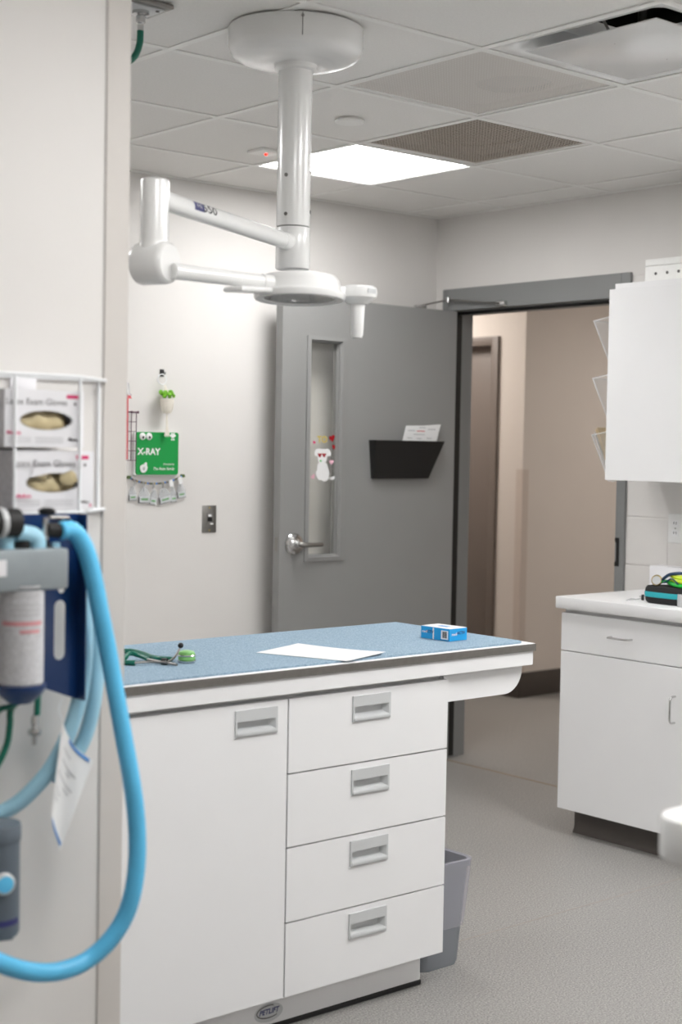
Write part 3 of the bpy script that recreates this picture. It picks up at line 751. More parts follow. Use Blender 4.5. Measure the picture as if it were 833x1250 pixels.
ctext(LR_*.26, HB*.55, .012, 'medi', CARD, 'R'); ctext(LR_*.64, HB*.62, .012, 'ACTIV', INKN, 'R')
MB().obox(ctr+V3((0,0,HB+.0006)), uL, nR, Z_, LL*.16, LR_*.12, .0003).build('top_print', BEADB, t, smooth=False)

# stethoscope on the mat
sp = onZ(222, 809, MZ)
t = thing('stethoscope', 'green stethoscope lying on the left end of the blue mat', 'stethoscope', (sp.x, sp.y, MZ))
r_ = .0065
S = lambda x, y, dz=r_: onZ(x, y, MZ)+V3((0,0,dz))
MB().tube(catmull([S(132,793), S(150,797.5), S(163,798), S(175,801), S(185,805), S(196,807), S(210,808)], 6), r_, 12).build('tubing', GREENH, t)
MB().tube(catmull([S(130,809), S(150,808), S(158,805.5,.016), S(170,806,.012), S(181,808)], 6), r_*.9, 12).build('tubing', GREENH, t)
MB().tube(catmull([S(132,812), S(150,812), S(165,812.5)], 5), r_, 12).build('tubing', GREENH, t)
MB().tube(catmull([S(164,812.5,.007), S(185,811.5,.007), S(205,812.5,.008)], 5), .0032, 10).build('binaural', STEEL, t)
MB().tube(catmull([S(180,808.5,.007), S(200,811.5,.006), S(216,814,.005)], 5), .0032, 10).build('binaural', STEEL, t)
MB().tube(catmull([S(205,812,.008), S(213,809,.014), S(219,803,.022)], 5), .003, 10).build('binaural', STEEL, t)
MB().sphere(S(220.5,801,.028), .0075, seg=12).build('ear_tip', BLACK, t)
MB().cyl(S(198,811,.008), S(204.5,811.5,.008), .0085, seg=14).build('junction', BLACK, t)
cz = sp+V3((.012, -.004, 0))
MB().lathe([(0,0),(.021,.0),(.0235,.004),(.0235,.006),(.018,.009)], cz, Z_, 28).build('diaphragm_rim', CHROME, t)
MB().lathe([(.020,.006),(.022,.010),(.021,.016),(.022,.020),(.019,.028),(.010,.031),(0,.0315)], cz, Z_, 28).build('chestpiece', LGREEN, t)
MB().lathe([(.0225,.017),(.0238,.019),(.0225,.021)], cz, Z_, 28, cap=False).build('chrome_band', CHROME, t)

# ------------------------------------------------------------------ waste bin
bc = V3((3.005, 3.165, 0))
t = thing('waste_bin', 'grey plastic waste bin with a clear liner under the table overhang', 'waste bin', bc)
def rr(hx, hy, r, z, wob=0):
    out = []
    for k, (x, y) in enumerate(rrect(hx, hy, r, 6)):
        f = 1+wob*math.sin(k*2.3+z*90)+wob*.6*math.sin(k*.9+z*140); out.append(bc+V3((x*f, y*f, z)))
    return out
H = .307
m = MB()
m.loft([rr(.070,.120,.03,.004), rr(.078,.130,.035,.0), rr(.082,.133,.035,.012), rr(.104,.146,.035,H-.02), rr(.104,.146,.035,H-.018), rr(.110,.152,.036,H-.018), rr(.110,.152,.036,H), rr(.102,.145,.033,H), rr(.078,.128,.03,.01)], True, True)
m.build('bin_body', BIN, t, ang=40)
m = MB()
m.loft([rr(.0955,.1425,.036,.115,.008), rr(.100,.1465,.037,.15,.010), rr(.1045,.150,.037,.21,.010), rr(.109,.1535,.037,.27,.006), rr(.1128,.1548,.038,H-.015,.004), rr(.1135,.1555,.038,H+.003,.004), rr(.107,.150,.036,H+.0055,.006), rr(.0995,.1425,.033,H-.004,.004), rr(.092,.136,.032,.16,.02), rr(.08,.125,.03,.03,.03)], False, True)
m.build('liner', LINER, t, ang=60)

# ------------------------------------------------------------------ base cabinets, worktop, wall cabinets on the right
CXF = 4.43
def wire_pull(parent, c, along, L, X):
    a_ = V3(c)-V3(along)*L/2; b_ = V3(c)+V3(along)*L/2; o_ = V3((-1,0,0))
    pts = [a_+o_*0, a_+o_*.020, a_+o_*.027+V3(along)*.004, a_+o_*.030+V3(along)*.012, b_+o_*.030-V3(along)*.012, b_+o_*.027-V3(along)*.004, b_+o_*.020, b_]
    MB().tube(pts, .004, 10).build('pull', CHROME, parent)
labs = ['white base cabinet under the left end of the white worktop', 'second white base cabinet from the doorway', 'third white base cabinet from the doorway']
for k in range(3):
    y1 = 3.849-.594*k; y0 = y1-.592
    t = thing('base_cabinet', labs[k], 'cabinet', (4.74, (y0+y1)/2, 0), group='white base cabinets')
    MB().box(CXF+.02, XW-.002, y0, y1-.002, .10, .884).build('body', WHITE, t, smooth=False)
    d = MB().box(CXF, CXF+.019, y0+.001, y1, .722, .868, .001, 1).build('drawer', WHITE, t)
    wire_pull(d, (CXF, (y0+y1)/2, .797), Y_, .096, CXF)
    d = MB().box(CXF, CXF+.019, y0+.001, y1, .103, .718, .001, 1).build('door', WHITE, t)
    wire_pull(d, (CXF, y0+.045, .566), Z_, .096, CXF)
    m = MB(); m.prism([(4.492, 0), (4.492, .006), (4.497, .016), (4.5, .03), (4.5, .10), (4.98, .10), (4.98, 0)], (0, y0, 0), X_, Z_, Y_, y1-y0-.03*(k == 0)).build('toe_kick', BASEB, t)
wt = MB().box(CXF-.022, XW-.001, 3.849-.594*3, 3.864, .884, .930, .004).build('worktop', WHITE, origin=(4.72, 2.95, .884))
tag(wt, 'white laminate worktop on the base cabinets', 'worktop')

UX = 4.71
for k in range(2):
    y1 = 3.884-.9*k; y0 = y1-.898
    t = thing('wall_cabinet', ['white wall cabinet beside the doorway with file pockets', 'white wall cabinet further from the doorway'][k], 'wall cabinet', (4.88, (y0+y1)/2, 1.379), group='white wall cabinets')
    MB().box(UX+.021, XW-.001, y0, y1-.012, 1.384, 2.160).build('carcass', WHITE, t, smooth=False)
    for a_, b_ in ((y0+.001, (y0+y1)/2-.0015), ((y0+y1)/2+.0015, y1)):
        MB().box(UX, UX+.019, a_, b_, 1.379, 2.137, .001, 1).build('door', WHITE, t)
# foam box on top
f0 = onX(788, 317, 4.80)
t = thing('foam_box', 'white foam box with small holes on top of the wall cabinet', 'foam box', (4.9, f0.y-.15, 2.16))
MB().box(4.80, 5.02, f0.y-.32, f0.y, 2.16, f0.z-.028, .004).build('base', FOAM, t)
MB().box(4.80, 5.02, f0.y-.32, f0.y, f0.z-.027, f0.z, .004).build('lid', FOAM, t)
for k in range(3):
    pz = onX(801+14*k, 334-1.5*k, 4.80)
    MB().cyl((4.7985, pz.y, pz.z), (4.803, pz.y, pz.z), .006, seg=12).build('vent_hole', INK, t)

# clear acrylic file pockets on the side of the wall cabinet
def pocket(ptop, pbot, label, z_extra=0):
    ta, tb_ = onY(*ptop, 3.995), None
    zt = ta.z; x0 = ta.x; ys = 3.873; zb = zt-.185
    t = thing('file_pocket', label, 'file holder', (x0+.12, ys, zb), group='clear file pockets')
    x1 = min(x0+.24, XW-.03)
    ft = [V3((x0, 3.995, zt)), V3((x1, 3.995, zt))]; fb = [V3((x0+.004, 3.905, zb)), V3((x1-.004, 3.905, zb))]
    bt = [V3((x0, ys, zt+.02)), V3((x1, ys, zt+.02))]; bb_ = [V3((x0+.004, ys, zb)), V3((x1-.004, ys, zb))]
    m = MB()
    for Q in ([ft[0], ft[1], fb[1], fb[0]], [bt[0], ft[0], fb[0], bb_[0]], [bt[1], bb_[1], fb[1], ft[1]], [fb[0], fb[1], bb_[1], bb_[0]], [bt[0], bt[1], bb_[1], bb_[0]]):
        m.poly(Q)
    m.build('pocket', ACRYL, t, smooth=False, normals=False)
    e = MB(); e.tube([bt[0], ft[0], ft[1], bt[1]], .0022, 6); e.tube([ft[0], fb[0], bb_[0]], .0022, 6); e.tube([ft[1], fb[1], bb_[1]], .0022, 6)
    e.build('rim', ACRYLE, t)
    return x0, x1, zt, zb
pocket((725.5, 392), None, 'topmost empty clear file pocket on the wall cabinet side')
pocket((724, 462), None, 'middle empty clear file pocket on the wall cabinet side')
x0, x1, zt, zb = pocket((723, 531), None, 'bottom clear file pocket holding cream folders')
for k in range(3):
    yt = 3.991-.0045*k; yb = 3.901-.006*k; z1 = zt+(.010, .022, .030)[k]
    m = MB(); m.obox(((x0+x1)/2, (yt+yb)/2, (z1+zb+.006)/2), X_, V3((0, z1-zb, -(yt-yb))).normalized(), V3((0, yt-yb, z1-zb)).normalized(), .112-.002*k, .0012, V3((0, yt-yb, z1-zb-.006)).length/2)
    tag(m.build('manila_folder', MANILA if k else PAPER, origin=((x0+x1)/2, yb, zb)), ['white folder standing outermost in the bottom file pocket', 'cream folder standing in the middle of the bottom file pocket', 'cream folder standing nearest the cabinet in the bottom pocket'][k], 'folder', 'folders in the bottom pocket')

# outlet on block wall
p = onX(826, 645, XW)
t = thing('wall_outlet', 'white wall outlet plate above the worktop', 'outlet', (XW, p.y, p.z))
MB().box(XW-.006, XW, p.y-.038, p.y+.038, p.z-.060, p.z+.060, .003).build('plate', WHITEP, t)
for dz in (-.02, .02):
    so = MB().obox((XW-.007, p.y, p.z+dz), X_, Y_, Z_, .0015, .016, .014, .001, 1).build('socket', WHITE, t)
    for dy in (-.006, .006): MB().obox((XW-.0088, p.y+dy, p.z+dz+.002), X_, Y_, Z_, .0004, .0012, .005).build('slot', BLACK, so)
MB().cyl((XW-.0075, p.y, p.z), (XW-.0055, p.y, p.z), .003, seg=10).build('screw', STEEL, t)

# case with teal zip, otoscope-style stethoscope on it, white tray behind, keys
cc = onZ(817, 737, .930); cc = V3((cc.x+.006, cc.y-.010, .930))
t = thing('zip_case', 'black oval zip case with teal band on the white worktop', 'case', cc)
A_, B_ = .105, .062
def er(sx, sy, z):
    out = []
    for k in range(40):
        a_ = 2*PI*k/40; c_, s_ = math.cos(a_), math.sin(a_); e = .62
        out.append(cc+V3((math.copysign(abs(c_)**e, c_)*B_*sx, math.copysign(abs(s_)**e, s_)*A_*sy, z)))
    return out
MB().loft([er(.86,.9,.0), er(.97,.98,.010), er(1,1,.024)], True, True).build('shell_lower', FABBLK, t)
MB().loft([er(1.005,1.003,.0245), er(1.02,1.012,.029), er(1.02,1.012,.039), er(1.005,1.003,.0435)], True, True).build('zip_band', TEAL, t)
MB().loft([er(1,1,.044), er(.97,.98,.056), er(.90,.93,.064), er(.5,.5,.068)], True, True).build('shell_upper', FABBLK, t)
zp = cc+V3((-.05, A_*.93, .018))
MB().obox(zp, X_, Y_, Z_, .004, .005, .011, .002).build('zip_pull', INKB, t)
kp = onZ(783, 730, .930)
t = thing('key_chain', 'pale beaded chain lying on the worktop beside the zip case', 'chain', kp)
MB().tube(catmull([onZ(786,729,.933), onZ(778,731.5,.933), onZ(771,731,.933), onZ(765,733,.933)], 5), .0018, 8).build('chain', PAPERG, t)
MB().lathe([(.006,-.0015),(.009,0),(.006,.0015)], onZ(783,728,.9325), Z_, 16, cap=False).build('ring', PAPERG, t)
sz = cc.z+.068
sc0 = V3((cc.x-.01, cc.y, sz))
t = thing('coiled_stethoscope', 'lime and green coiled stethoscope resting on the zip case', 'stethoscope', sc0)
hd_ = onX(802.5, 709, cc.x-.035)
hd_.z = max(hd_.z, sz+.018)
MB().lathe([(0,-.008),(.013,-.008),(.019,-.004),(.021,.004),(.019,.010),(.0165,.011),(.0165,.008),(0,.007)], hd_, (-.75,-.35,.12), 28).build('chestpiece', BRASS, t)
MB().lathe([(0,.0085),(.0160,.0095)], hd_, (-.75,-.35,.12), 28, cap=False).build('diaphragm', PLASTICG, t)
MB().cyl(hd_+V3((.004,-.012,-.004)), hd_+V3((.008,-.05,.0)), .0065, seg=12).build('stem', GRN2, t)
def coil(yo, zo, R1, R2, m_, r_, ph=0, n=1.1):
    P = [sc0+V3((R1*math.cos(a_)+.005, -.045+yo+R2*math.sin(a_), r_+zo+.004*math.sin(a_*2+ph))) for a_ in [ph+k*2*PI*n/30 for k in range(31)]]
    MB().tube(P, r_, 12).build('tubing', m_, t)
coil(0, 0, .034, .05, GRN2, .008, 3.4)
coil(-.006, .014, .033, .048, LIME, .0075, 2.9)
coil(-.004, .028, .030, .046, LIME, .0075, 3.6)
MB().tube(catmull([hd_+V3((.008,-.02,.004)), sc0+V3((-.028,.012,.028)), sc0+V3((-.03,-.02,.046)), sc0+V3((-.02,-.07,.052)), sc0+V3((0,-.11,.04))], 6), .006, 12).build('tubing', NAVYT, t)
MB().tube(catmull([hd_+V3((.008,-.02,-.002)), sc0+V3((-.036,.0,.014)), sc0+V3((-.036,-.03,.030)), sc0+V3((-.036,-.06,.012))], 6), .0028, 8).build('tubing', NAVYT, t)
p = onX(796, 690, 4.97)
tag(MB().box(4.955, 5.035, p.y-.30, p.y, .930, p.z, .003).build('white_carton', CARD, origin=(4.99, p.y-.15, .93)), 'plain white carton against the block wall behind the zip case', 'carton')
p = onZ(838, 741, .93)
t = thing('tape_roll', 'pale roll standing at the frame edge beside the zip case', 'tape roll', (p.x, p.y, .93))
MB().lathe([(.018,0),(.032,0),(.032,.045),(.018,.045),(.018,0)], (p.x, p.y, .93), Z_, 28, cap=False).build('roll', PAPERG, t)

# ------------------------------------------------------------------ white treatment table corner, right foreground
w0 = at(799.5, 1004, 2.3)
wx, wy = w0.x+.0, w0.y
t = thing('treatment_table', 'white treatment table with a rounded corner in the right foreground', 'table', (wx+.35, wy-.6, 0))
hx_, hy_ = .35, .6
cxx, cyy = wx-.012+hx_, wy+.012-hy_
TTZ = .945
m = MB()
rg = lambda s_, z: [V3((cxx+x, cyy+y, z)) for x, y in rrect(hx_-s_, hy_-s_, .06-s_*.5, 8)]
m.loft([rg(.008, TTZ-.070), rg(.002, TTZ-.067), rg(0, TTZ-.061), rg(0, TTZ-.008), rg(.002, TTZ-.002), rg(.008, TTZ)], True, True)
m.build('table_top', WHITEP, t, ang=50)
MB().box(cxx-.09, cxx+.09, cyy-.12, cyy+.12, .04, TTZ-.07, .01).build('pedestal', WHITEP, t)
MB().box(cxx-.2, cxx+.2, cyy-.3, cyy+.3, 0, .04, .012).build('base', STEEL, t)

# ------------------------------------------------------------------ ceiling-mounted exam lamp
pc = onZ(363, 29, ZC); pc.z = ZC
# the pole foot shows where the pole stands: use one plumb axis
pc = at(357.6, 300, 3.97); pc.z = ZC
t = thing('surgical_lamp', 'white ceiling-mounted exam lamp on a folding arm over the table', 'exam lamp', pc)
MB().lathe([(.174,0),(.178,-.003),(.178,-.048),(.174,-.062),(.162,-.076),(.140,-.085),(.10,-.090),(.060,-.092),(.056,-.094),(.056,-.106),(.050,-.110),(0,-.110)], pc, Z_, 64).build('ceiling_cover', WHITEP, t)
sd = (CAMP-pc); sd.z = 0; sd.normalize(); sd = (sd+V3((RT.x, RT.y, 0))*.09).normalized()
MB().obox(pc+sd*.1775+V3((0,0,-.032)), sd, Z_.cross(sd), Z_, .0012, .0009, .028).build('cover_seam', INK, t, smooth=False)
MB().cyl(pc+sd*.1765+V3((0,0,-.012)), pc+sd*.180+V3((0,0,-.012)), .004, seg=10).build('screw', STEEL, t)
zb = at(357, 277, 3.97).z
MB().cyl((pc.x, pc.y, ZC-.10), (pc.x, pc.y, zb), .0445, seg=40).build('pole', WHITEP, t)
zb2 = at(357, 329, 3.97).z
cl = MB().cyl((pc.x, pc.y, zb-.003), (pc.x, pc.y, zb2), .0455, seg=40, rnd=.003).build('collar', WHITEP, t)
for yy in (211, 259):
    for xx in (344, 378):
        q = onY(xx, yy, pc.y-.03); dirn = V3((q.x-pc.x, q.y-pc.y, 0)).normalized(); s0 = V3((pc.x, pc.y, q.z))+dirn*.0435
        MB().cyl(s0, s0+dirn*.003, .005, seg=10).build('screw', STEEL, t)
za = at(356, 297, 3.9).z
A0 = V3((pc.x, pc.y, at(357, 297, 3.97).z))
dh = lambda x, y: (A0.z-CAMH)/ray(x, y).z
A1 = CAMP+ray(189, 241)*dh(189, 241)       # far end of the level upper arm
print('arm', A0, A1, (A1-A0).length)
ad = (A1-A0).normalized()
arm = MB().cyl(A0+ad*.035, A1-ad*.02, .0215, seg=28).build('upper_arm', WHITEP, t)
MB().cyl(A0+ad*.03, A0+ad*.075, .0245, .0225, seg=28).build('arm_socket', WHITEP, t)
# print on the arm, wrapped round it
side = ad.cross(Z_).normalized()
if side.dot(CAMP-A1) < 0: side = -side
U_ = -ad if (-ad).dot(RT) > 0 else ad
up_ = Z_
def wrap(o, lift=.0004, zoff=.006):
    def f(x, y):
        a_ = (y+zoff)/.0215
        return o+U_*x+(side*math.cos(a_)+up_*math.sin(a_))*(.0215+lift)
    return f
# nearest points along the arm for two pixels
def along(px):
    best = None
    for k in range(400):
        P = A1.lerp(A0, k/400); d = P-CAMP; x = 416.5+F_PX*d.dot(RT)/d.dot(FW)
        if best is None or abs(x-px) < best[0]: best = (abs(x-px), P)
    return best[1]
oL = along(234); oT = along(247)
hw = (along(240)-along(228)).length/2
m = MB(); fnn = wrap(oL)
nx, ny = 4, 6
gv = [[m.bm.verts.new(fnn(-hw+2*hw*i/nx, -.010+.020*j/ny)) for j in range(ny+1)] for i in range(nx+1)]
for i in range(nx):
    for j in range(ny): m._f([gv[i][j], gv[i+1][j], gv[i+1][j+1], gv[i][j+1]])
m.build('logo_patch', INKN, arm)
MB().text('MI', oL, U_, Z_, side, .014, fn=wrap(oL, .0009), sx=hw*2/.018*.7).build('logo_mark', PAPERG, arm, smooth=False)
MB().text('550', oT, U_, Z_, side, .026, fn=wrap(oT, .0006), sx=1.9, bold=.0004).build('lettering', INKB, arm, smooth=False)
# elbow post and knuckle
pt = V3((A1.x, A1.y, 0)); Dp = (V3((A1.x, A1.y, A0.z))-CAMP).dot(FW)
ztop = CAMH+(at(189, 219, Dp).z-CAMH); zlow = at(189, 300, Dp).z; zk = at(189, 321, Dp).z
rp = 17.5/F_PX*Dp
MB().lathe([(rp-.004, ztop), (rp-.001, ztop-.002), (rp, ztop-.006), (rp, zlow+.012), (rp*1.06, zlow), (rp*1.25, zlow-.02), (rp*1.1, zk), (0, zk)], pt, Z_, 40).build('elbow_post', WHITEP, t)
Lh = at(366, 353, 3.47)                      # lamp head centre
kd = V3((Lh.x-pt.x, Lh.y-pt.y, 0)).normalized()
kn = V3((RT.x, RT.y, 0)).normalized()
kn = (kn*.9-V3((FW.x, FW.y, 0)).normalized()*.45).normalized()
kc = V3((pt.x, pt.y, zk)); rk = 26/F_PX*Dp; hk = 24/F_PX*Dp
MB().lathe([(0,-hk),(rk*.8,-hk),(rk*.95,-hk*.86),(rk,-hk*.7),(rk,hk*.7),(rk*.95,hk*.9),(rk*.86,hk),(0,hk)], kc, kn, 40).build('knuckle', WHITEP, t)
a2s = at(212, 331, Dp*.995); a2e = at(331, 345.5, 3.40)
MB().tube([a2s, a2e], lambda i, n: .0175 if i == 0 else .0165, 24).build('lower_arm', WHITEP, t)
MB().tube([a2s.lerp(a2e, .90), a2e], .0185, 24).build('arm_collar', WHITEP, t)
R_ = 56/F_PX*3.47
hz_ = Lh.z
cv_ = (CAMP-Lh); cv_.z = 0; cv_.normalize(); LAX = (Z_-cv_*.055).normalized()
lh = MB().lathe([(0,.034),(R_*.6,.033),(R_*.8,.028),(R_*.88,.016),(R_*.92,-.004),(R_,-.012),(R_,-.020),(R_*.97,-.025),(R_*.8,-.024),(R_*.78,-.018),(0,-.016)], (Lh.x, Lh.y, hz_), LAX, 56).build('lamp_head', WHITEP, t)
MB().lathe([(0,-.0185),(R_*.78,-.0215)], (Lh.x, Lh.y, hz_), LAX, 48, cap=False).build('lens', LENS, lh)
# shroud joining arm and head on the left
sp0 = at(287, 353, 3.33); sp1 = at(330, 355, 3.42)
MB().obox(sp0.lerp(sp1, .5), sp1-sp0, V3((0,0,1)).cross(sp1-sp0), Z_, (sp1-sp0).length/2+.01, .03, .006, .005).build('head_yoke', WHITEP, t)
# side control pod with sterile handle
hd2 = at(437, 356, 3.52)
MB().lathe([(0,.012),(.040,.012),(.044,.008),(.046,-.004),(.044,-.014),(.034,-.022),(.024,-.030),(0,-.031)], hd2, Z_, 40).build('control_pod', WHITEP, t)
MB().obox(Lh.lerp(hd2, .62)+V3((0,0,-.002)), hd2-Lh, Z_.cross(hd2-Lh), Z_, .05, .022, .012, .006).build('pod_link', WHITEP, t)
MB().lathe([(.0175,-.026),(.0165,-.05),(.0145,-.100),(.0125,-.104),(.0115,-.108),(0,-.109)], hd2, Z_, 28).build('sterile_handle', WHITEP, t)
dv = (CAMP-hd2); dv.z = 0; dv.normalize(); dv = (dv*.7+V3((RT.x,RT.y,0))*.7).normalized()
pu = Z_.cross(dv).normalized()
MB().obox(hd2+dv*.0462+V3((0,0,-.001)), pu, dv, Z_, .013, .0006, .0055).build('button_panel', PLASTICG, t, smooth=False)

# ------------------------------------------------------------------ things on the far wall
NB = V3((0,-1,0))
WP = lambda x, y, d=0: onY(x, y, YW-d)
# green sign
s0, s1 = WP(167, 527, .02), WP(217.5, 579.5, .02)
sx0, sx1, sz0, sz1 = s0.x, s1.x, s1.z, s0.z
scx, scz = (sx0+sx1)/2, (sz0+sz1)/2; sw, sh = (sx1-sx0)/2, (sz1-sz0)/2
t = thing('room_sign', 'green room sign reading X-RAY with googly eyes on the wall', 'sign', (scx, YW, sz0))
MB().prism(rrect(sw+.004, sh+.003, .012, 5, scx-.003, scz-.002), (0, YW, 0), X_, Z_, NB, .014).build('backing', WHITEP, t)
MB().prism(rrect(sw, sh, .010, 5, scx, scz), (0, YW-.014, 0), X_, Z_, NB, .006).build('face', GREEN, t)
SF = YW-.020
SP = lambda x, y: V3((lambda q: (q.x, SF, q.z))(onY(160+x*65/833, 520+y*70/897, SF)))
for ex in (180, 280):
    p = SP(ex, 162)
    ey = MB().lathe([(.0145,0),(.0145,.003),(.0105,.006),(0,.007)], p, NB, 24).build('googly_eye', PAPER, t)
    MB().lathe([(.0058,0),(.005,.001),(0,.0012)], p+V3((0,-.0068,-.0045)), NB, 16).build('pupil', INKB, ey)
p = SP(280, 405); MB().text('X-RAY', p, X_, Z_, NB, .037, .0006, bold=.0012).build('lettering', PAPER, t, smooth=False)
p = SP(590, 597); MB().text('Donated by', p, X_, Z_, NB, .0115, .0006, shear=.2).build('lettering', PAPER, t, smooth=False)
p = SP(512, 670); MB().text('The Reiss Family', p, X_, Z_, NB, .0155, .0006, shear=.2, bold=.0002).build('lettering', PAPER, t, smooth=False)
for k in range(3):
    p = SP(135+45*k, 495); MB().sphere(p, .0012, seg=8).build('braille_dot', GREEN, t)
p = SP(655, 168)
m = MB(); m.sphere(p+V3((0,0,.001)), .009, 1, .08, .8, 14)
for a_ in (-70, -25, 25, 70): m.sphere(p+V3((.011*math.sin(math.radians(a_)), 0, .012*math.cos(math.radians(a_)))), .0042, 1, .15, 1.1, 10)
for dx in (-.005, .005): m.sphere(p+V3((dx, 0, -.012)), .0038, 1, .15, 1.1, 10)
m.build('paw_emblem', PAPER, t)
m = MB(); P = catmull([SP(*q) for q in [(140,640),(165,610),(200,600),(215,575),(240,572),(242,610),(250,650),(235,700),(200,730),(165,725),(150,700),(140,670)]], 4, True)
m.prism([(q.x, q.z) for q in P], (0, SF, 0), X_, Z_, NB, .004); em = m.build('animal_emblem', PAPER, t)
MB().sphere(SP(195, 665)+V3((0,-.004,0)), .006, 1, .2, 1.3, 12).build('emblem_grey_spot', PAPERG, em)  # grey oval on the white emblem
# hanging planter
hk_ = WP(199, 456, .01)
t = thing('hanging_planter', 'small white hanging planter with a green succulent above the sign', 'planter', (hk_.x, YW, hk_.z))
MB().box(hk_.x-.010, hk_.x+.010, YW-.006, YW, hk_.z-.012, hk_.z+.018, .003).build('hook', BLACKP, t)
MB().tube(catmull([hk_+V3((0,.004,0)), hk_+V3((0,-.012,-.004)), hk_+V3((0,-.016,.006))], 5), .003, 8).build('hook_prong', CHROME, t)
rc = WP(198, 463, .022)
MB().tube([rc+V3((.021*math.cos(a_), 0, .021*math.sin(a_))) for a_ in [k*2*PI/28 for k in range(28)]], .002, 8, True).build('ring', WIRE, t)
pc2 = WP(204, 495, .045)
prim = pc2+V3((0,0,.030)); kn_ = WP(201.5, 470, .025)
for k in range(4):
    a_ = k*PI/2+.6
    MB().tube(catmull([kn_, kn_.lerp(prim, .5)+V3((.008*math.cos(a_), .008*math.sin(a_), 0)), prim+V3((.026*math.cos(a_), .026*math.sin(a_), -.004)), pc2+V3((.022*math.cos(a_), .022*math.sin(a_), -.02)), pc2+V3((0,0,-.034))], 4), .0022, 8).build('cord', CREAM, t)
MB().lathe([(0,-.032),(.017,-.032),(.022,-.02),(.028,.012),(.029,.026),(.026,.026),(.024,.018),(0,.016)], pc2, Z_, 24).build('pot', CREAM, t)
random.seed(3)
for k in range(16):
    a_ = random.uniform(0, 2*PI); r_ = random.uniform(.004, .030); c_ = prim+V3((r_*math.cos(a_), r_*math.sin(a_)*.8, random.uniform(.0, .022)))
    d_ = V3((math.cos(a_)*.7, math.sin(a_)*.7, .6)).normalized()
    m = MB(); m.lathe([(0,-.003),(.006,.001),(.0095,.007),(.008,.013),(0,.018)], c_, d_, 10); m.build('leaf', LEAF, t)
te = WP(204, 532, .040)
m = MB()
for k in range(7):
    o_ = (k-3)*.0022; m.tube(catmull([pc2+V3((0,0,-.03)), pc2+V3((o_*.4,0,-.06)), te+V3((o_*.7+.002*math.sin(k),0,.03)), te+V3((o_*1.9,0,-.004*(k % 2)))], 5), .0018, 6)
m.build('tassel', CREAM, t)
# wire grid basket with a red swatter, mostly hidden by the partition
bx1 = WP(168, 503, .03).x; bz1 = WP(160, 503, .03).z; bz0 = WP(158, 562, .03).z; bx0 = bx1-.20
t = thing('wire_grid', 'plum wire grid rack on the wall left of the green sign', 'wire rack', (bx1-.1, YW, bz0))
m = MB()
for k in range(9): m.tube([V3((bx1-.004-.024*k, YW-.028, bz0)), V3((bx1-.004-.024*k, YW-.028, bz1))], .0016, 6)
m.build('upright_wires', WIRED, t)
m = MB()
for k in range(6): z = bz1-(bz1-bz0)*k/5; m.tube([V3((bx0, YW-.030, z)), V3((bx1-.004, YW-.030, z))], .0016, 6)
m.build('cross_wires', WIRED, t)
m = MB(); m.tube([V3((bx0, YW-.03, bz1)), V3((bx1+.006, YW-.03, bz1))], .003, 8)
for x in (bx0, bx1-.03, bx1): m.tube([V3((x, YW, bz1)), V3((x, YW-.032, bz1))], .003, 8); m.sphere((x, YW-.034, bz1), .0055, seg=10)
m.build('top_rail', WIRED, t)
rx = WP(155.5, 500, .04).x
t = thing('red_swatter', 'red handled swatter standing in the wire grid rack', 'swatter', (rx, YW-.04, bz0))
zt_ = WP(155, 486, .04).z
MB().box(rx-.014, rx+.004, YW-.042, YW-.037, bz0+.004, zt_, .001, 1).build('handle', RED, t)
MB().prism([(rx-.03,zt_-.001),(rx+.020,zt_-.001),(rx+.014,zt_+.012),(rx-.03,zt_+.012)], (0,YW-.041,0), X_, Z_, Y_, .002).build('red_edge', INKR, t)
MB().prism([(rx-.03,zt_+.012),(rx+.022,zt_+.012),(rx+.010,zt_+.022),(rx+.006,zt_+.062),(rx-.03,zt_+.068)], (0,YW-.041,0), X_, Z_, Y_, .002).build('blade', POUCH, t, smooth=False)
# light switch
p = WP(255, 633.5)
t = thing('light_switch', 'brushed steel light switch plate with a black switch', 'light switch', (p.x, YW, p.z))
hx2, hz2 = .036, .058
MB().box(p.x-hx2, p.x+hx2, YW-.005, YW, p.z-hz2, p.z+hz2, .002).build('plate', STEEL, t)
MB().box(p.x-.013, p.x+.017, YW-.008, YW-.005, p.z-.024, p.z+.028, .001, 1).build('bezel', STEEL, t)
MB().box(p.x-.010, p.x+.010, YW-.013, YW-.006, p.z-.010, p.z+.008, .002).build('toggle', BLACKP, t)
MB().box(p.x-.008, p.x+.008, YW-.010, YW-.006, p.z+.010, p.z+.019, .001, 1).build('white_insert', PAPER, t)
MB().box(p.x+.002, p.x+.018, YW-.010, YW-.006, p.z-.024, p.z-.017, .001, 1).build('white_insert', PAPER, t)
for dz in (-.048, .048): MB().cyl((p.x, YW-.0065, p.z+dz), (p.x, YW-.004, p.z+dz), .004, seg=10).build('screw', BRASS, t)
